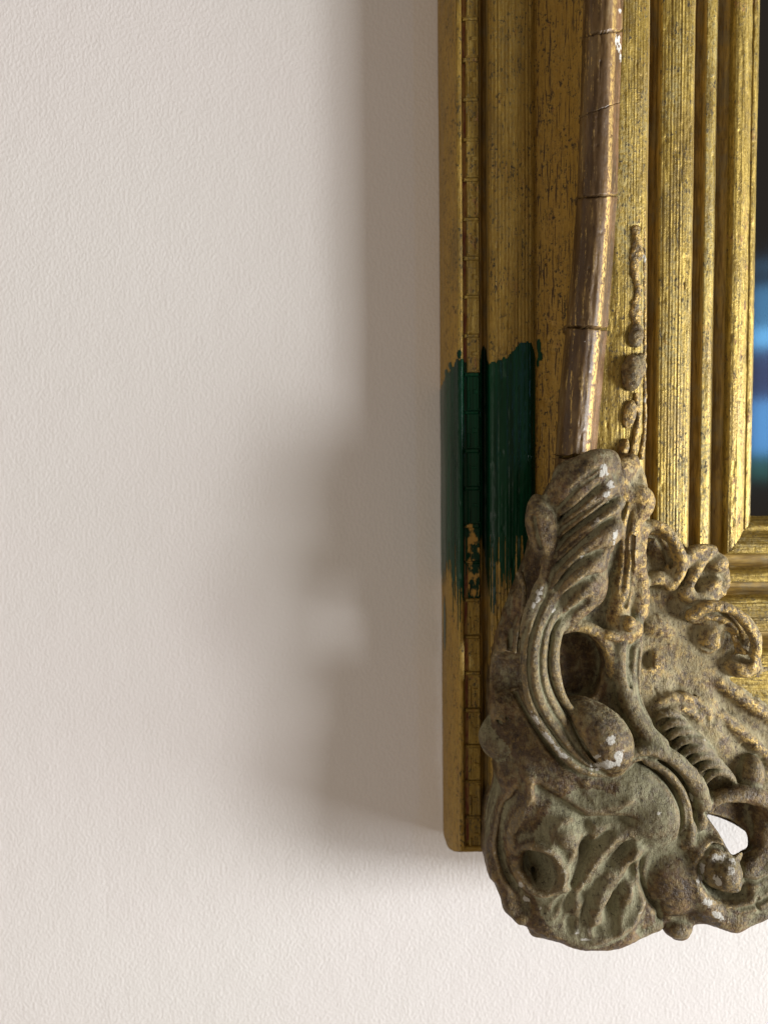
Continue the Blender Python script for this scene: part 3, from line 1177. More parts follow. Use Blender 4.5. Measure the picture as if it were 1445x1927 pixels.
# --- low inner field: gilt scrolls between the corner and the glass
inner_poly = [(1150, 880, 40), (1185, 860, 40), (1212, 900, 40), (1222, 985, 40), (1262, 992, 42), (1296, 1030, 40), (1330, 1038, 38), (1368, 1060, 36),
              (1372, 1110, 36), (1350, 1135, 38), (1400, 1150, 40), (1432, 1195, 40), (1436, 1250, 40), (1500, 1262, 40),
              (1500, 1560, 40), (1380, 1500, 40), (1250, 1480, 40), (1130, 1330, 40), (1130, 1100, 40)]
sc.slab(inner_poly, [(1180, 960, 45), (1180, 1100, 46), (1240, 1030, 39), (1300, 1070, 39), (1350, 1075, 38), (1250, 1120, 41), (1340, 1190, 42),
                     (1230, 1190, 44), (1400, 1220, 42), (1290, 1260, 44), (1220, 1290, 47), (1400, 1310, 41), (1450, 1300, 40), (1300, 1360, 47),
                     (1420, 1400, 43), (1250, 1400, 52), (1360, 1450, 47), (1450, 1480, 45)], HB, 'inner_ground', 8, 3)
# upper scroll
for off, rr, hh in ((0, 2.3, 45), (-15, 1.5, 43.4), (-27, 1.3, 42)):
    o = off
    sc.stroke([(1208, 992 - o, hh - 1, rr * .8), (1232, 988 - o * .9, hh, rr), (1256, 1002 - o * .5, hh + .6, rr), (1276 + o * .5, 1034 - o * .1, hh + .6, rr),
               (1282 + o * .9, 1064, hh, rr), (1270 + o * .8, 1094 + o * .5, hh - .6, rr * .9), (1252 + o * .3, 1108 + o, hh - 1.6, rr * .7)], 'upper_scroll', .7)
sc.dimple(1246, 1066, 44.5, 13, 18, 4.0, 25, .8)
sc.dimple(1228, 1050, 42.5, 12, 12, 3.5, 0, 1)
sc.stroke([(1216, 1098, 41.7, 3.0), (1236, 1088, 42.7, 3.3), (1262, 1098, 42.2, 2.8)], 'upper_scroll', 2.0)
sc.dimple(1232, 1112, 44, 22, 11, 4, 0, 1.2)
sc.dimple(1270, 1140, 44, 18, 15, 4.5, 0, 1.5)
# tail leaf between the scrolls
sc.stroke([(1283, 1060, 41.7, 3.0), (1300, 1044, 41.7, 3.2), (1318, 1036, 40.7, 2.8), (1338, 1036, 38.7, 2.5)], 'inner_leaf', 2.0)
sc.stroke([(1292, 1114, 41.7, 2.2), (1302, 1088, 42.2, 2.5), (1314, 1062, 42.2, 2.5), (1328, 1046, 40.7, 2.2)], 'inner_leaf', 2.0)
sc.groove([(1298, 1118, 43, 1.0), (1310, 1092, 42.6, 1.5), (1322, 1066, 42, 1.2)], .6)
sc.ball(1346, 1060, 38, 22, 20, 5, 'inner_leaf', 0, 2)
sc.ball(1334, 1100, 39, 24, 13, 5, 'inner_leaf', -25, 2)
sc.stroke([(1290, 1118, 42.7, 3.0), (1304, 1128, 42.7, 3.0), (1324, 1124, 41.7, 3.0), (1350, 1112, 39.7, 2.2)], 'inner_leaf', 2.0)
# lower scroll
for off, rr, hh in ((0, 2.6, 47), (19, 1.7, 45.5), (30, 1.2, 44)):
    o = off
    sc.stroke([(1300 + o * .2, 1158 + o * .4, hh - 2, rr), (1326, 1142 + o, hh, rr), (1358 - o * .2, 1143 + o * .95, hh + .6, rr), (1390 - o * .7, 1160 + o * .7, hh + .8, rr),
               (1411 - o, 1188 + o * .4, hh + .5, rr), (1420 - o * 1.1, 1222, hh, rr), (1413 - o * 1.1, 1252 - o * .6, hh - .5, rr)], 'lower_scroll', .7)
sc.ball(1334, 1196, 42, 26, 34, 5.5, 'lower_scroll', 20, 1.4)
sc.dimple(1368, 1208, 47, 12, 22, 4.0, -20, .8)
sc.dimple(1402, 1204, 48, 8, 24, 3.6, -18, .8)
sc.ball(1392, 1254, 42, 36, 22, 6, 'lower_scroll', 10, 1.2)
sc.dimple(1388, 1238, 46.5, 24, 8, 3.2, 12, .8)
sc.groove([(1250, 1168, 45, .8), (1275, 1192, 44.5, .7), (1310, 1214, 44.5, .8), (1350, 1226, 45, 1.0), (1385, 1214, 45, .9)], .5)
sc.dimple(1392, 1286, 42.5, 40, 11, 4, 0, 1.4)
# gilt dust ground and its cracked arch
sc.ball(1235, 1178, 42.5, 34, 22, 4, 'inner_ground', 20, 2)
sc.dimple(1216, 1240, 46, 16, 18, 3.6, 0, 1.6)
sc.stroke([(1222, 1338, 46.2, 2.3), (1248, 1318, 47.0, 2.5), (1284, 1312, 46.7, 2.5), (1312, 1326, 45.7, 2.3), (1330, 1348, 44.7, 2.1)], 'inner_ground', 2.0)
sc.stroke([(1240, 1352, 47.7, 2.1), (1262, 1336, 48.2, 2.2), (1290, 1334, 47.7, 2.2), (1312, 1348, 46.7, 1.9)], 'inner_ground', 2.0)
sc.groove([(1258, 1286, 46.2, .5), (1282, 1280, 46.2, .6), (1296, 1296, 46, .6), (1310, 1318, 45.8, .6), (1316, 1338, 46, .5)], .2)
sc.stroke([(1350, 1282, 41.7, 2.8), (1395, 1312, 41.7, 3.3), (1450, 1352, 40.7, 3.3)], 'inner_ground', 2.0)
sc.stroke([(1330, 1330, 42.7, 2.8), (1372, 1360, 42.7, 3.0), (1420, 1402, 42.7, 3.0), (1460, 1440, 41.7, 2.8)], 'inner_ground', 2.0)
sc.dimple(1420, 1300, 43.5, 22, 14, 3, 30, 1.5)
# ribbed shell
for i in range(8):
    t = i / 7
    cx, cy = 1258 + (1352 - 1258) * t, 1352 + (1462 - 1352) * t ** .95
    hw = 32 + 6 * math.sin(t * 3.1)
    hc = 52.6 + 2.2 * math.sin(t * 3)
    ax, ay = -.92, .08
    sc.stroke([(cx - hw * .98, cy + 14, hc - 3.5, 1.1), (cx - hw * .45, cy - 6, hc - .3, 1.7), (cx + hw * .15, cy - 10, hc + .3, 1.8), (cx + hw * .75, cy + 2, hc - 1.6, 1.5), (cx + hw * 1.02, cy + 16, hc - 5.5, 1.0)], 'ribbed_shell', .55)
sc.ball(1306, 1408, 45, 52, 30, 6.5, 'ribbed_shell', 48, 1.0)
sc.ball(1408, 1456, 46, 26, 38, 7, 'inner_knob', 12, 1)
sc.groove([(1398, 1434, 52.6, .5), (1416, 1436, 52.6, .5), (1428, 1436, 51, .5)], .2)
sc.groove([(1380, 1400, 49, 1.6), (1388, 1440, 49, 1.8), (1380, 1478, 49, 1.5)], 1)

# --- the bold corner: side plate and body
# left border plate
plate = [(1052, 905, 42), (1028, 935, 38), (1000, 1010, 36), (978, 1072, 34), (955, 1118, 33), (938, 1165, 32), (924, 1235, 31), (919, 1300, 31), (917, 1350, 31),
         (925, 1420, 31), (927, 1462, 31), (914, 1512, 32), (909, 1560, 33), (909, 1612, 36), (925, 1645, 44), (941, 1688, 50), (949, 1712, 52), (980, 1736, 54), (1020, 1751, 54),
         (1044, 1757, 54), (1070, 1770, 54), (1106, 1777, 54), (1154, 1773, 54), (1204, 1755, 54), (1240, 1743, 52), (1250, 1754, 50), (1272, 1765, 50), (1294, 1758, 50),
         (1304, 1739, 52), (1338, 1735, 52), (1366, 1742, 52), (1386, 1742, 52), (1412, 1733, 52), (1446, 1715, 52), (1500, 1690, 52), (1500, 1560, 50), (1440, 1500, 46),
         (1360, 1490, 46), (1318, 1470, 48), (1270, 1420, 50), (1225, 1380, 50), (1200, 1340, 50), (1190, 1290, 50), (1198, 1210, 50), (1202, 1130, 48), (1196, 1050, 46), (1205, 960, 44), (1180, 890, 42), (1120, 870, 42)]
ctrl = [(1060, 920, 49), (1110, 890, 52), (1150, 930, 54), (1030, 1000, 46), (1100, 1000, 56), (1170, 1000, 49), (1190, 950, 47), (1010, 1060, 46), (1090, 1080, 56), (1180, 1080, 49),
        (965, 1130, 42), (1000, 1130, 50), (1060, 1130, 55), (1140, 1140, 49), (1185, 1150, 48),
        (940, 1190, 42), (955, 1240, 43), (980, 1215, 50), (945, 1280, 37), (985, 1275, 39), (960, 1350, 46), (1000, 1360, 53), (935, 1420, 44), (980, 1420, 54), (1040, 1420, 57),
        (1020, 1210, 46), (1030, 1270, 46), (1100, 1230, 44), (1165, 1230, 49), (1175, 1300, 50), (1110, 1330, 50), (1150, 1400, 54), (1205, 1390, 55),
        (925, 1520, 46), (950, 1500, 53), (990, 1480, 59), (925, 1590, 48), (955, 1580, 55), (1000, 1560, 60), (945, 1660, 55), (1010, 1640, 61), (970, 1710, 58), (1030, 1720, 62),
        (1080, 1490, 61), (1080, 1560, 62), (1100, 1650, 63), (1100, 1720, 63), (1160, 1480, 62), (1160, 1560, 63), (1160, 1640, 62), (1160, 1720, 62),
        (1230, 1450, 59), (1230, 1530, 62), (1290, 1500, 56), (1290, 1570, 57), (1230, 1620, 58), (1240, 1700, 58), (1290, 1650, 57), (1270, 1745, 55), (1330, 1600, 57), (1320, 1700, 57),
        (1380, 1700, 59), (1430, 1650, 57), (1440, 1700, 57), (1430, 1580, 50), (1400, 1520, 47), (1450, 1540, 48), (1340, 1530, 50)]
sc.slab(plate, ctrl, HB, 'side_plate', 7.5, 5, 1.2)

# leaf above the hole
LEAF = [((1032, 962, 53, 4.5), (1072, 916, 58, 7.0), (1112, 886, 60.5, 7.6), (1140, 872, 59, 5.6)),
        ((1046, 1000, 55, 4.0), (1092, 958, 60, 5.4), (1130, 926, 61.5, 5.6), (1154, 904, 60, 4.2)),
        ((1046, 1034, 56, 3.8), (1096, 998, 61, 4.6), (1134, 970, 62.5, 4.8), (1158, 946, 61, 3.6)),
        ((1042, 1082, 56, 4.4), (1090, 1038, 61.5, 6.0), (1130, 1006, 64, 6.6), (1152, 996, 63, 4.6)),
        ((1030, 1128, 56, 4.4), (1070, 1094, 61, 6.0), (1106, 1066, 63, 6.0), (1126, 1046, 61.5, 4.2)),
        ((1040, 1166, 55, 4.2), (1072, 1134, 60, 5.2), (1100, 1112, 61.5, 5.2), (1120, 1092, 60, 3.8)),
        ((1050, 1186, 55, 3.4), (1076, 1156, 58.5, 3.8), (1100, 1136, 59, 3.6))]
sc.ball(1098, 960, 52, 52, 100, 11.5, 'acanthus_leaf', -22, 2)
sc.ball(1090, 1060, 53, 46, 88, 12, 'acanthus_leaf', -18, 2)
for st in LEAF:
    sc.stroke(st, 'acanthus_leaf', 3.2, 1.15)
GRO = [((1040, 990, 58), (1088, 950, 63), (1130, 908, 64)), ((1040, 1030, 58), (1092, 988, 64), (1130, 958, 65), (1164, 932, 63)),
       ((1036, 1074, 58), (1088, 1026, 65), (1130, 990, 67), (1160, 966, 64)), ((1030, 1118, 58), (1068, 1082, 65), (1104, 1048, 67), (1136, 1030, 65)),
       ((1030, 1158, 58), (1066, 1120, 64), (1100, 1090, 66), (1124, 1076, 63)), ((1046, 1184, 57), (1074, 1148, 62), (1106, 1122, 63))]
for st in GRO:
    sc.engrave(st, .9, 2.5, 2.3)
for st in [((1046, 962, 60), (1090, 916, 65), (1130, 888, 65)), ((1050, 1004, 60), (1098, 966, 65), (1140, 936, 66)), ((1050, 1046, 60), (1100, 1004, 66), (1140, 978, 66)),
           ((1046, 1094, 60), (1090, 1052, 66), (1130, 1018, 67)), ((1042, 1136, 60), (1080, 1100, 65), (1110, 1076, 66)), ((1062, 930, 60), (1100, 900, 66), (1126, 878, 65))]:
    sc.engrave(st, .7, .85)
for st in [((1040, 998, 58), (1086, 962, 63), (1124, 926, 64)), ((1042, 1038, 58), (1092, 998, 64), (1134, 968, 65)), ((1038, 1082, 58), (1090, 1036, 65), (1128, 1004, 67)), ((1030, 1128, 58), (1068, 1092, 65), (1100, 1064, 67))]:
    sc.engrave(st, .8, -.9)
# torn bottom edge of the leaf
sc.ball(1112, 1112, 58, 16, 20, 5, 'acanthus_leaf', 30, 1.2)

# finger bud at the leaf's left
sc.stroke([(1010, 944, 53, 3.0), (1015, 960, 54.5, 5.2), (1019, 986, 56, 6.4), (1024, 1016, 57, 5.6), (1030, 1044, 57.5, 3.6), (1029, 1070, 58, 2.6), (1018, 1104, 59, 2.4), (1003, 1144, 60, 2.6), (990, 1180, 61, 2.8)], 'bud', 1.0)
sc.groove([(1004, 972, 60, .8), (1008, 1000, 61.5, 1.0), (1016, 1030, 61, .8)], 1)
sc.stroke([(978, 1080, 47, 1.6), (986, 1110, 50, 1.2), (984, 1150, 52, 1.2)], 'side_plate', 2)

# ribbed C-scroll around the hole
OUTR = [(1018, 1106, 59), (996, 1164, 61), (983, 1220, 63.5), (985, 1285, 65), (1000, 1335, 64), (1030, 1384, 63), (1064, 1422, 63), (1102, 1446, 63), (1150, 1452, 62)]
INR = [(1086, 1146, 58), (1052, 1180, 60), (1042, 1220, 63.5), (1042, 1262, 65), (1056, 1304, 64), (1082, 1347, 60), (1098, 1386, 60), (1118, 1420, 60), (1142, 1436, 60)]
for j, (w, r0, dh) in enumerate(((0.0, 2.7, 0), (.30, 3.9, .3), (.58, 3.9, -.2), (1.0, 2.4, .2))):
    pts = []
    for i, (a, b) in enumerate(zip(OUTR, INR)):
        e = min(1.0, (len(OUTR) - 1 - i) / 2.0 + .35)
        pts.append((a[0] + (b[0] - a[0]) * w, a[1] + (b[1] - a[1]) * w, a[2] + (b[2] - a[2]) * w + dh, r0 * (.6 + .4 * e)))
    sc.stroke(pts, 'c_scroll', 1.6, 1.0)
# a lower sill of the scroll on its outside
sc.stroke([(988, 1290, 57, 1.6), (1002, 1350, 57, 1.8), (1036, 1402, 57.5, 1.8), (1074, 1436, 58, 1.8), (1120, 1460, 58, 1.6)], 'c_scroll', .8)
# hole with its bare wooden recess
hole = [(1050, 1196, 56), (1080, 1196, 56), (1112, 1202, 56), (1136, 1226, 56), (1146, 1256, 56), (1142, 1288, 56), (1128, 1316, 56), (1096, 1330, 56), (1064, 1312, 56), (1046, 1262, 56)]
sc.hole(hole, 41.8, 1.0)
# light gap below the scroll, open to the left
sc.groove([(1100, 1272, 56, 8.5), (1040, 1270, 48.5, 8.5), (985, 1268, 44.5, 8.5), (930, 1266, 41, 9), (895, 1264, 39, 9)], .8)
# arch rim
sc.stroke([(1054, 1182, 51.7, 2.5), (1090, 1178, 51.7, 2.5), (1124, 1192, 51.2, 2.6), (1146, 1226, 50.7, 2.6), (1152, 1262, 50.2, 2.3)], 'hole_rim', 2.0)
# strap right of the hole running into the lower body
sc.stroke([(1176, 1180, 49.7, 3.0), (1168, 1216, 50.7, 3.3), (1166, 1260, 51.2, 3.3), (1176, 1300, 52.2, 3.6), (1190, 1340, 53.7, 3.9), (1212, 1376, 55.7, 4.1), (1240, 1404, 57.2, 3.9)], 'strap', 2.0)
sc.stroke([(1198, 1160, 47.7, 2.5), (1196, 1220, 48.2, 2.5), (1192, 1270, 49.2, 2.5), (1196, 1320, 50.7, 2.5), (1212, 1356, 52.7, 2.5)], 'strap', 2.0)
sc.groove([(1184, 1200, 53, 1.2), (1182, 1250, 53, 1.5), (1186, 1290, 54, 1.2)], .8)
# curled bud (ball) held by the scroll
sc.stroke([(1072, 1330, 55, 4.0), (1094, 1344, 59, 7.0), (1124, 1372, 62.5, 9.4), (1142, 1398, 63.5, 10.0), (1152, 1424, 62, 7.5)], 'scroll_ball', .7)
sc.groove([(1066, 1326, 59, .8), (1086, 1356, 63, 1.0), (1102, 1392, 66, 1.0), (1118, 1424, 66, .9), (1140, 1444, 65.5, .8)], .4)

# vine right of the leaf
sc.stroke([(1168, 880, 47.8, 4.0), (1160, 910, 48.8, 4.3), (1172, 940, 48.3, 3.6)], 'vine', 2.6)
sc.stroke([(1186, 868, 44.8, 3.4), (1172, 905, 46.8, 4.0), (1168, 935, 47.8, 3.4)], 'vine', 2.6)
sc.stroke([(1182, 930, 48.3, 3.6), (1202, 934, 48.3, 4.9), (1208, 950, 47.8, 4.7), (1194, 978, 47.8, 3.6), (1184, 1010, 48.3, 3.4), (1180, 1050, 48.8, 3.4), (1172, 1090, 49.3, 3.6), (1166, 1130, 49.3, 4.0), (1162, 1166, 49.3, 4.3), (1172, 1190, 49.8, 4.3), (1188, 1184, 49.8, 4.0)], 'vine', 2.6)
sc.stroke([(1180, 936, 47.8, 2.6), (1174, 965, 48.3, 3.0), (1166, 1000, 49.3, 2.6)], 'vine', 2.6)
sc.dimple(1176, 962, 53, 5, 20, 3.5, 12, .6)
sc.ball(1183, 1174, 54, 13, 16, 3.6, 'vine', 0, .6)
sc.ball(1150, 1196, 51.5, 26, 11, 3.6, 'vine', 12, 1)
sc.stroke([(1206, 1000, 45.8, 3.0), (1198, 1050, 46.3, 3.4), (1204, 1110, 46.3, 3.6), (1204, 1150, 46.3, 3.4)], 'vine', 2.6)
sc.groove([(1190, 1010, 51, .9), (1188, 1060, 51, 1.1), (1186, 1110, 51, 1.3), (1176, 1140, 52, 1)], .6)
sc.groove([(1160, 1040, 53, 1.2), (1148, 1090, 53, 1.6), (1142, 1140, 53, 1.4)], .8)

# knob on the left outline
sc.stroke([(924, 1356, 36, 2.4), (928, 1374, 38, 5.2), (934, 1388, 40, 7.6), (944, 1398, 42, 7.6), (962, 1404, 46, 4.6), (980, 1414, 50, 2.2)], 'side_knob', 1.0)
sc.groove([(922, 1340, 38, .6), (940, 1358, 46, .7), (964, 1378, 51, .8), (984, 1400, 54, .8)], .3)

# --- lower mask: broad worked forms
sc.ball(1090, 1610, 47, 150, 158, 15, 'mask_body', 0, 4)
sc.press(1098, 1606, 50, 108, 146, 0, 0, 40, 'mask_body')
sc.ball(1228, 1522, 55, 62, 66, 12, 'cheek', 10, 5)
sc.ball(1180, 1476, 55, 56, 40, 9, 'cheek', -25, 5)
sc.ball(1258, 1650, 52, 66, 70, 11.5, 'lower_dome', -20, 1.4)
sc.ball(1272, 1742, 53, 28, 20, 6, 'lower_lobe', 0, 1.2)
sc.ball(1376, 1668, 51, 66, 62, 10, 'volute', 0, 1.6)
sc.stroke([(1290, 1584, 56, 3.2), (1318, 1592, 57, 3.8), (1346, 1604, 58, 3.8)], 'volute', 2.5)
sc.ball(1358, 1636, 59, 33, 34, 9.5, 'volute_ball', 0, .6)
sc.stroke([(1382, 1604, 56.5, 3.0), (1350, 1596, 57.5, 4.0), (1324, 1614, 58, 5.0), (1314, 1648, 58, 5.4), (1322, 1684, 57.5, 5.6), (1346, 1712, 56.5, 5.4), (1380, 1724, 55.5, 5.0)], 'volute', 3)
sc.stroke([(1386, 1690, 57, 4.6), (1430, 1684, 56.5, 5.2), (1480, 1650, 55, 5.2)], 'volute_arm', 3)
sc.stroke([(1384, 1726, 55.5, 3.4), (1414, 1720, 55.5, 3.8), (1452, 1698, 55, 3.8), (1490, 1674, 54, 3.6)], 'volute_arm', 1.8)
sc.stroke([(1400, 1640, 56.5, 3.4), (1424, 1646, 56.5, 3.8), (1454, 1626, 56, 3.8), (1490, 1594, 55, 3.6)], 'volute_arm', 2.2)
sc.engrave([(1330, 1618, 64), (1326, 1652, 64), (1340, 1684, 64), (1368, 1698, 63), (1400, 1690, 62), (1408, 1662, 61)], 1.4, 4.2, 1.8)
sc.engrave([(1330, 1618, 64), (1346, 1600, 63), (1372, 1602, 62)], 1.0, 2.0)
sc.engrave([(1384, 1650, 63), (1404, 1664, 63), (1432, 1664, 62), (1464, 1640, 60)], 1.0, 1.2)
sc.engrave([(1380, 1712, 61), (1416, 1704, 61), (1462, 1676, 60)], .9, 1.3)
sc.groove([(1394, 1616, 60.5, .6), (1410, 1636, 61, .7), (1421, 1652, 61.5, .8), (1418, 1666, 62.5, .8), (1428, 1684, 62.5, 1.0), (1424, 1704, 61, .8), (1432, 1724, 60, .8)], .2)
# cheek ridges
sc.engrave([(1196, 1440, 61), (1226, 1448, 62), (1260, 1478, 62), (1280, 1528, 62), (1278, 1580, 60)], 1.2, 2.6)
sc.stroke([(1216, 1432, 58.5, 1.8), (1250, 1448, 59.5, 2.2), (1282, 1484, 59.5, 2.4), (1298, 1540, 59, 2.4), (1296, 1588, 57.5, 2.0)], 'ridge', 1.2)
sc.stroke([(1164, 1442, 58, 2.6), (1190, 1420, 58.5, 3.2), (1234, 1413, 58.5, 3.6), (1278, 1442, 58, 3.8), (1310, 1478, 57, 3.6), (1322, 1514, 56, 3.2), (1316, 1550, 55, 2.6)], 'ridge', 1.6)
sc.engrave([(1236, 1430, 62), (1274, 1458, 61), (1300, 1506, 60), (1306, 1556, 59)], 1.0, 2.0)
sc.engrave([(1170, 1450, 63), (1200, 1432, 63), (1236, 1428, 62)], 1.0, 1.2)
# crater
sc.engrave([(1012 + 39 * math.cos(a), 1632 + 42 * math.sin(a), 61) for a in np.linspace(-2.7, 3.0, 14)], 2.6, -2.6)
sc.press(1011, 1634, 60, 24, 27, 10, 0, 18, 'crater')
sc.dimple(1009, 1637, 62, 20, 24, 10, 0, 1.6)
sc.dimple(1004, 1647, 55, 8, 12, 7, 0, 1)
# bands on the left
sc.engrave([(966, 1620, 59), (966, 1575, 60), (986, 1530, 60), (1002, 1492, 60), (990, 1456, 58)], 2.4, -1.9)
sc.engrave([(968, 1500, 58), (950, 1550, 57), (944, 1600, 57), (956, 1652, 58), (990, 1694, 59)], 2.0, 2.3)
sc.engrave([(972, 1474, 56), (948, 1530, 54), (935, 1590, 54), (942, 1640, 55), (962, 1684, 57)], 1.2, -1.3)
sc.engrave([(946, 1478, 50), (930, 1530, 48), (922, 1590, 50)], 1.6, 1.0)
# lobes and hollows in the middle
sc.engrave([(1000, 1482, 61), (1040, 1506, 62), (1080, 1530, 63), (1104, 1548, 63)], 1.8, 2.6, 3.2)
sc.press(1060, 1572, 62, 30, 32, -2.6, 0, 14, 'fold')
sc.engrave([(1034, 1592, 62), (1040, 1560, 63), (1062, 1542, 63), (1090, 1544, 63)], 1.4, -1.0)
sc.press(1100, 1594, 63, 15, 26, 4.8, 8)
sc.engrave([(1088, 1556, 64), (1120, 1548, 64), (1160, 1544, 63), (1196, 1546, 63)], 1.5, 2.4, 2.4)
sc.engrave([(1076, 1528, 64), (1120, 1528, 64), (1166, 1516, 64), (1196, 1496, 64)], 2.2, -1.4)
# flowing locks from the cheek down to the lower edge
LOCKS = [[(1124, 1556, 63), (1088, 1586, 63), (1064, 1628, 63), (1050, 1680, 62), (1030, 1728, 60)],
         [(1190, 1552, 63), (1152, 1586, 63), (1114, 1626, 63), (1088, 1678, 62), (1070, 1742, 60)],
         [(1208, 1590, 62), (1172, 1620, 62), (1140, 1660, 62), (1118, 1706, 61), (1106, 1756, 59)],
         [(1214, 1636, 62), (1190, 1668, 62), (1168, 1708, 61), (1158, 1752, 59)]]
for st, w_, d_ in zip(LOCKS, (3.0, 2.4, 3.2, 2.2), (-1.9, -1.6, -2.1, -1.3)):
    sc.engrave(st, w_, d_, w_ * .7)
for a, b in zip(LOCKS[:-1], LOCKS[1:]):
    n_ = min(len(a), len(b))
    sc.engrave([((p[0] + q_[0]) / 2, (p[1] + q_[1]) / 2, 62) for p, q_ in zip(a[:n_], b[:n_])], 1.5, 1.3)
sc.press(1196, 1604, 62, 18, 14, -2.2, -20, 14, 'fold')
sc.press(1154, 1706, 62, 22, 25, 3.6, 25)
sc.press(1192, 1644, 62, 11, 16, 2.6, -10)
sc.press(1072, 1732, 61, 11, 20, 2.6, 12)
sc.press(1132, 1640, 62, 16, 10, -1.8, -35)
sc.press(1096, 1672, 62, 10, 18, 2.2, 20)
sc.press(1118, 1744, 61, 12, 10, 1.8, 20)
sc.engrave([(1050, 1660, 62), (1072, 1668, 62), (1094, 1654, 62)], 1.5, -1.3)
sc.engrave([(1100, 1706, 61), (1126, 1700, 61), (1150, 1676, 62)], 1.5, -1.4)
sc.press(1046, 1700, 62, 8, 24, 2.4, 24)
sc.press(1176, 1602, 63, 8, 18, 2.4, 40)
sc.engrave([(1104, 1764, 59), (1146, 1754, 60), (1190, 1732, 61), (1210, 1700, 61), (1204, 1668, 62)], 2.0, -1.8)
sc.engrave([(1214, 1612, 61), (1206, 1650, 61), (1220, 1692, 60), (1242, 1722, 58)], 1.1, 2.2)
sc.engrave([(1236, 1690, 60), (1242, 1718, 58), (1238, 1744, 56)], 1.8, 2.6)
sc.press(984, 1704, 58, 20, 26, 1.8, -35)
sc.stroke([(1006, 1752, 55, 2.0), (1060, 1758, 56, 2.4), (1120, 1769, 56, 2.6), (1180, 1759, 56, 2.6), (1235, 1740, 55.5, 2.2)], 'lower_edge', 3)
# arm right of the window hole and its cup
sc.stroke([(1322, 1520, 52.7, 2.8), (1350, 1504, 52.7, 3.6), (1392, 1494, 52.7, 3.9), (1424, 1500, 52.7, 3.9), (1452, 1526, 52.7, 4.1), (1470, 1560, 52.7, 4.4)], 'cup', 2.0)
sc.dimple(1386, 1528, 56, 40, 17, 6, 8, 1.2)
sc.stroke([(1432, 1520, 48.7, 4.4), (1438, 1560, 50.7, 4.7), (1430, 1604, 52.7, 4.7), (1408, 1632, 55.7, 4.1)], 'cup', 2.0)
# hole through to the wall
WIN = [(1326, 1531), (1348, 1535), (1370, 1544), (1392, 1557), (1406, 1569), (1410, 1594), (1397, 1604), (1379, 1612), (1366, 1596), (1353, 1572), (1340, 1552)]
for hh in range(20, 72, 5):
    sc.hole([(x, y, hh) for x, y in WIN], hh - 3.4, .6, hh + 3.4)

# chisel lines: C-scroll flutes, mask wrinkles, shell, inner scrolls
for w, dd, ww in ((.16, 1.5, .8), (.50, .8, .6), (.80, 1.3, .8)):
    sc.engrave([(a[0] + (b[0] - a[0]) * w, a[1] + (b[1] - a[1]) * w, a[2]) for a, b in zip(OUTR, INR)], ww, dd)
for st, w, d in [
        ([(930, 1130, 40), (950, 1180, 42), (946, 1260, 42)], 1.4, .5),
        ([(970, 1090, 46), (962, 1150, 46), (956, 1210, 44)], 1.3, .8), 
        ([(1218, 1010, 44), (1244, 1016, 45), (1262, 1044, 45), (1266, 1076, 44)], .9, 1.2), ([(1340, 1154, 47), (1372, 1162, 48), (1398, 1190, 48), (1406, 1224, 47)], .9, 1.3),
        ([(1190, 950, 52), (1182, 1000, 52), (1178, 1060, 52), (1168, 1120, 53)], .8, 1.2), ([(1202, 1210, 50), (1198, 1270, 51), (1206, 1330, 53)], .8, 1.0)]:
    sc.engrave(st, w, d)
sc.engrave([(a[0] - 12, a[1] + (6 if i > 4 else 0), 56) for i, a in enumerate(OUTR[1:8])], 1.0, 2.2, 1.2)
rw = random.Random(77)
for (x, y, rx, ry, d, a) in [(1030, 1530, 20, 12, -1.2, 20), (1140, 1500, 30, 14, -1.0, -10), (990, 1580, 12, 22, 1.0, 10), (1075, 1620, 14, 10, 1.2, 0), (1130, 1668, 12, 20, 1.6, 25), (1104, 1560, 14, 9, 1.6, 10),
                             (1020, 1712, 14, 9, 1.4, 30), (1180, 1680, 10, 18, -1.2, 10), (1145, 1560, 16, 9, 1.2, -15), (1060, 1660, 8, 16, -1.0, 0), (1126, 1726, 10, 14, -1.4, 30), (1020, 1590, 20, 10, -1.2, -20),
                             (1210, 1580, 12, 10, 1.4, 0), (1096, 1480, 30, 10, .9, 15), (1220, 1760, 20, 8, .8, 0)]:
    sc.press(x, y, 61, rx, ry, d * .5, a)
for i in range(14):
    sc.press(rw.uniform(975, 1215), rw.uniform(1470, 1755), 61, rw.uniform(7, 17), rw.uniform(7, 17), rw.choice((.8, .6, -.6, -.9)), rw.uniform(0, 180))
for i in range(20):
    sc.press(rw.uniform(1220, 1440), rw.uniform(1050, 1420), 45, rw.uniform(7, 15), rw.uniform(7, 15), rw.choice((.8, .6, -.7)), rw.uniform(0, 180))
for i in range(22):
    x, y = rw.uniform(970, 1210), rw.uniform(1470, 1750)
    a = rw.uniform(0, 6.3); l = rw.uniform(8, 22)
    sc.engrave([(x, y, 61), (x + l * math.cos(a) * .5 + rw.uniform(-4, 4), y + l * math.sin(a) * .5 + rw.uniform(-4, 4), 61), (x + l * math.cos(a), y + l * math.sin(a), 61)], rw.uniform(.5, 1.0), rw.choice((.4, .35, -.35, .5)))
for i in range(30):
    x, y = rw.uniform(1205, 1440), rw.uniform(1040, 1480)
    a = rw.uniform(0, 6.3); l = rw.uniform(8, 20)
    sc.engrave([(x, y, 46), (x + l * math.cos(a) * .5 + rw.uniform(-4, 4), y + l * math.sin(a) * .5 + rw.uniform(-4, 4), 46), (x + l * math.cos(a), y + l * math.sin(a), 46)], rw.uniform(.5, 1.0), rw.choice((.5, .4, -.4, .6)))
sc.engrave([(1012 + 38 * math.cos(a), 1632 + 41 * math.sin(a), 61) for a in np.linspace(-2.9, 2.9, 14)], 2.4, -2.0)
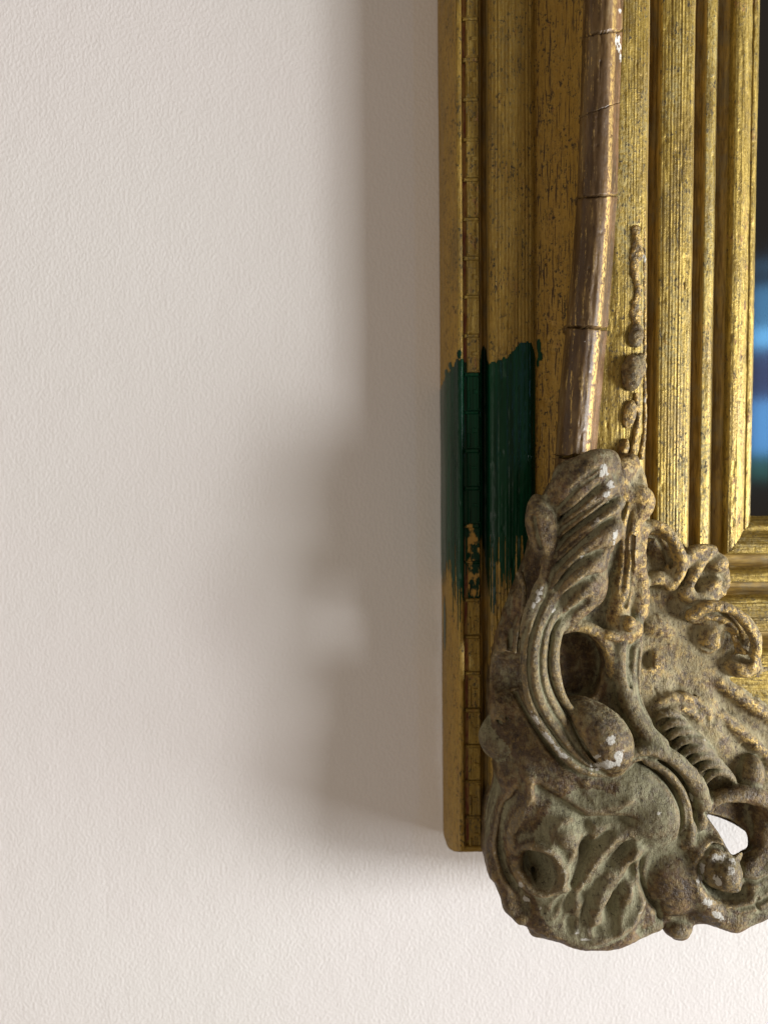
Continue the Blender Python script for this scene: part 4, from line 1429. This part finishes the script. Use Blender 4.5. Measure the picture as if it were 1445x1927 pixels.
sc.dimple(1009, 1636, 62, 21, 25, 11, 0, 1.4)
sc.press(1062, 1570, 62, 26, 28, -1.8, 0)
for st in [[(950, 1194, 46, .35), (966, 1196, 48, .45), (984, 1200, 56, .3)], [(930, 1330, 40, .3), (955, 1352, 47, .5), (985, 1378, 54, .4)], [(1110, 1470, 62, .25), (1126, 1482, 63, .4), (1132, 1500, 64, .25)],
           [(1036, 1588, 64, .3), (1050, 1600, 64, .45), (1056, 1618, 64, .3)], [(1228, 1246, 47, .3), (1262, 1250, 46.5, .5), (1290, 1266, 46, .35)]]:
    sc.groove(st, .15)
sc.roughen([(6.0, .20), (2.4, .13), (1.2, .09)], 42)
CHIPS = [(1138, 885, 10, 24, -10), (1147, 912, 8, 10, 0), (1140, 930, 10, 5, -50), (1157, 1010, 5, 14, 10), (1122, 980, 9, 4, -40), (1013, 1122, 6, 22, 20), (1004, 1140, 4, 8, 20),
         (1094, 1048, 5, 3, -35), (1040, 1150, 9, 3, -40), (1090, 1010, 4, 3, 0), (1008, 1354, 6, 26, -32), (1032, 1390, 5, 30, -42), (1062, 1424, 14, 6, 25), (1150, 1392, 10, 12, 0), (1140, 1440, 30, 9, -5), (1165, 1424, 8, 16, 10),
         (1125, 1424, 8, 5, 0), (1352, 1614, 17, 11, 20), (1376, 1632, 9, 16, 0), (1318, 1642, 6, 22, 8), (1330, 1698, 9, 18, -35), (1352, 1724, 16, 8, 35), (1350, 1655, 9, 10, 0),
         (980, 1665, 5, 6, 0), (990, 1692, 7, 5, 30), (1016, 1710, 4, 4, 0), (1102, 1768, 12, 3, 0), (1086, 1756, 4, 5, 0), (1240, 1530, 4, 3, 0), (1300, 1500, 3, 12, -20)]
parents = {}
mats = {'inner_ground': 'inner', 'upper_scroll': 'inner', 'inner_leaf': 'inner', 'lower_scroll': 'inner', 'ribbed_shell': 'shell', 'inner_knob': 'ball',
        'side_plate': 'side', 'acanthus_leaf': 'leaf', 'bud': 'leaf', 'c_scroll': 'scroll', 'hole_rim': 'inner', 'strap': 'scroll', 'scroll_ball': 'ball', 'vine': 'border',
        'side_knob': 'shell', 'rim_band': 'side', 'mask_body': 'shell', 'lower_edge': 'shell', 'crater': 'shell', 'fold': 'shell', 'cheek': 'shell', 'ridge': 'scroll', 'lower_dome': 'side',
        'lower_lobe': 'side', 'volute': 'ball', 'volute_ball': 'ball', 'volute_arm': 'shell', 'cup': 'side'}
# every carved piece hangs on the corner's body
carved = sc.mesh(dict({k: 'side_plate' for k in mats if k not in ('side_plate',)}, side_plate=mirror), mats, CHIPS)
carved['side_plate'].name = 'corner_carving'
del sc

# ------------------------------------------------------------------ small carved border down the gilt slope
sb = Sculpt(1150, 1232, 380, 900, 33, 54, 0.42)
rb = random.Random(9)
EDGE_PTS = [(1213, 400 + i * 16, 38.5) for i in range(30)]
prev = None
y = 432
for i in range(11):
    sb.ball(1197 + rb.uniform(-4, 3), y, 40.2, 9 + rb.uniform(-3, 4), 9 + rb.uniform(-2, 7), .8 + rb.uniform(-.3, .5), 'husk:%d' % i, rb.uniform(-30, 30), 1.6)
    y += rb.uniform(15, 20)
sb.ball(1196, 632, 40.6, 14, 22, 2.4, 'berry:0', 5, 1.2)
sb.ball(1188, 702, 41.0, 20, 34, 5.0, 'berry:1', 4, .4)
sb.ball(1203, 690, 41.0, 11, 26, 2.8, 'berry:1', 4, 1.0)
sb.ball(1184, 780, 41.0, 12, 27, 1.8, 'husk:20', 8, .5)
sb.ball(1172, 846, 41.0, 9, 22, 2.8, 'husk:21', 18, .5)
sb.stroke([(1196, 742, 40.2, .8), (1200, 790, 40, 1.0), (1192, 840, 40.6, 1.2), (1186, 880, 42, 1.4)], 'husk:20', .8)
sb.stroke([(1211, 400, 37.4, .7), (1211, 500, 37.8, .8), (1212, 600, 37.8, .7), (1212, 700, 37.8, .7), (1212, 800, 37.8, .8), (1206, 860, 38.8, 1.1)], 'border_edge', .8)
sb.roughen([(2.5, .28), (1.2, .25)], 17)
bm = {n: ('leaf' if n.startswith('berry') else 'border') for n in sb.names}
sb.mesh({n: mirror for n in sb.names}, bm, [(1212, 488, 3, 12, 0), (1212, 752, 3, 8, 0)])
del sb
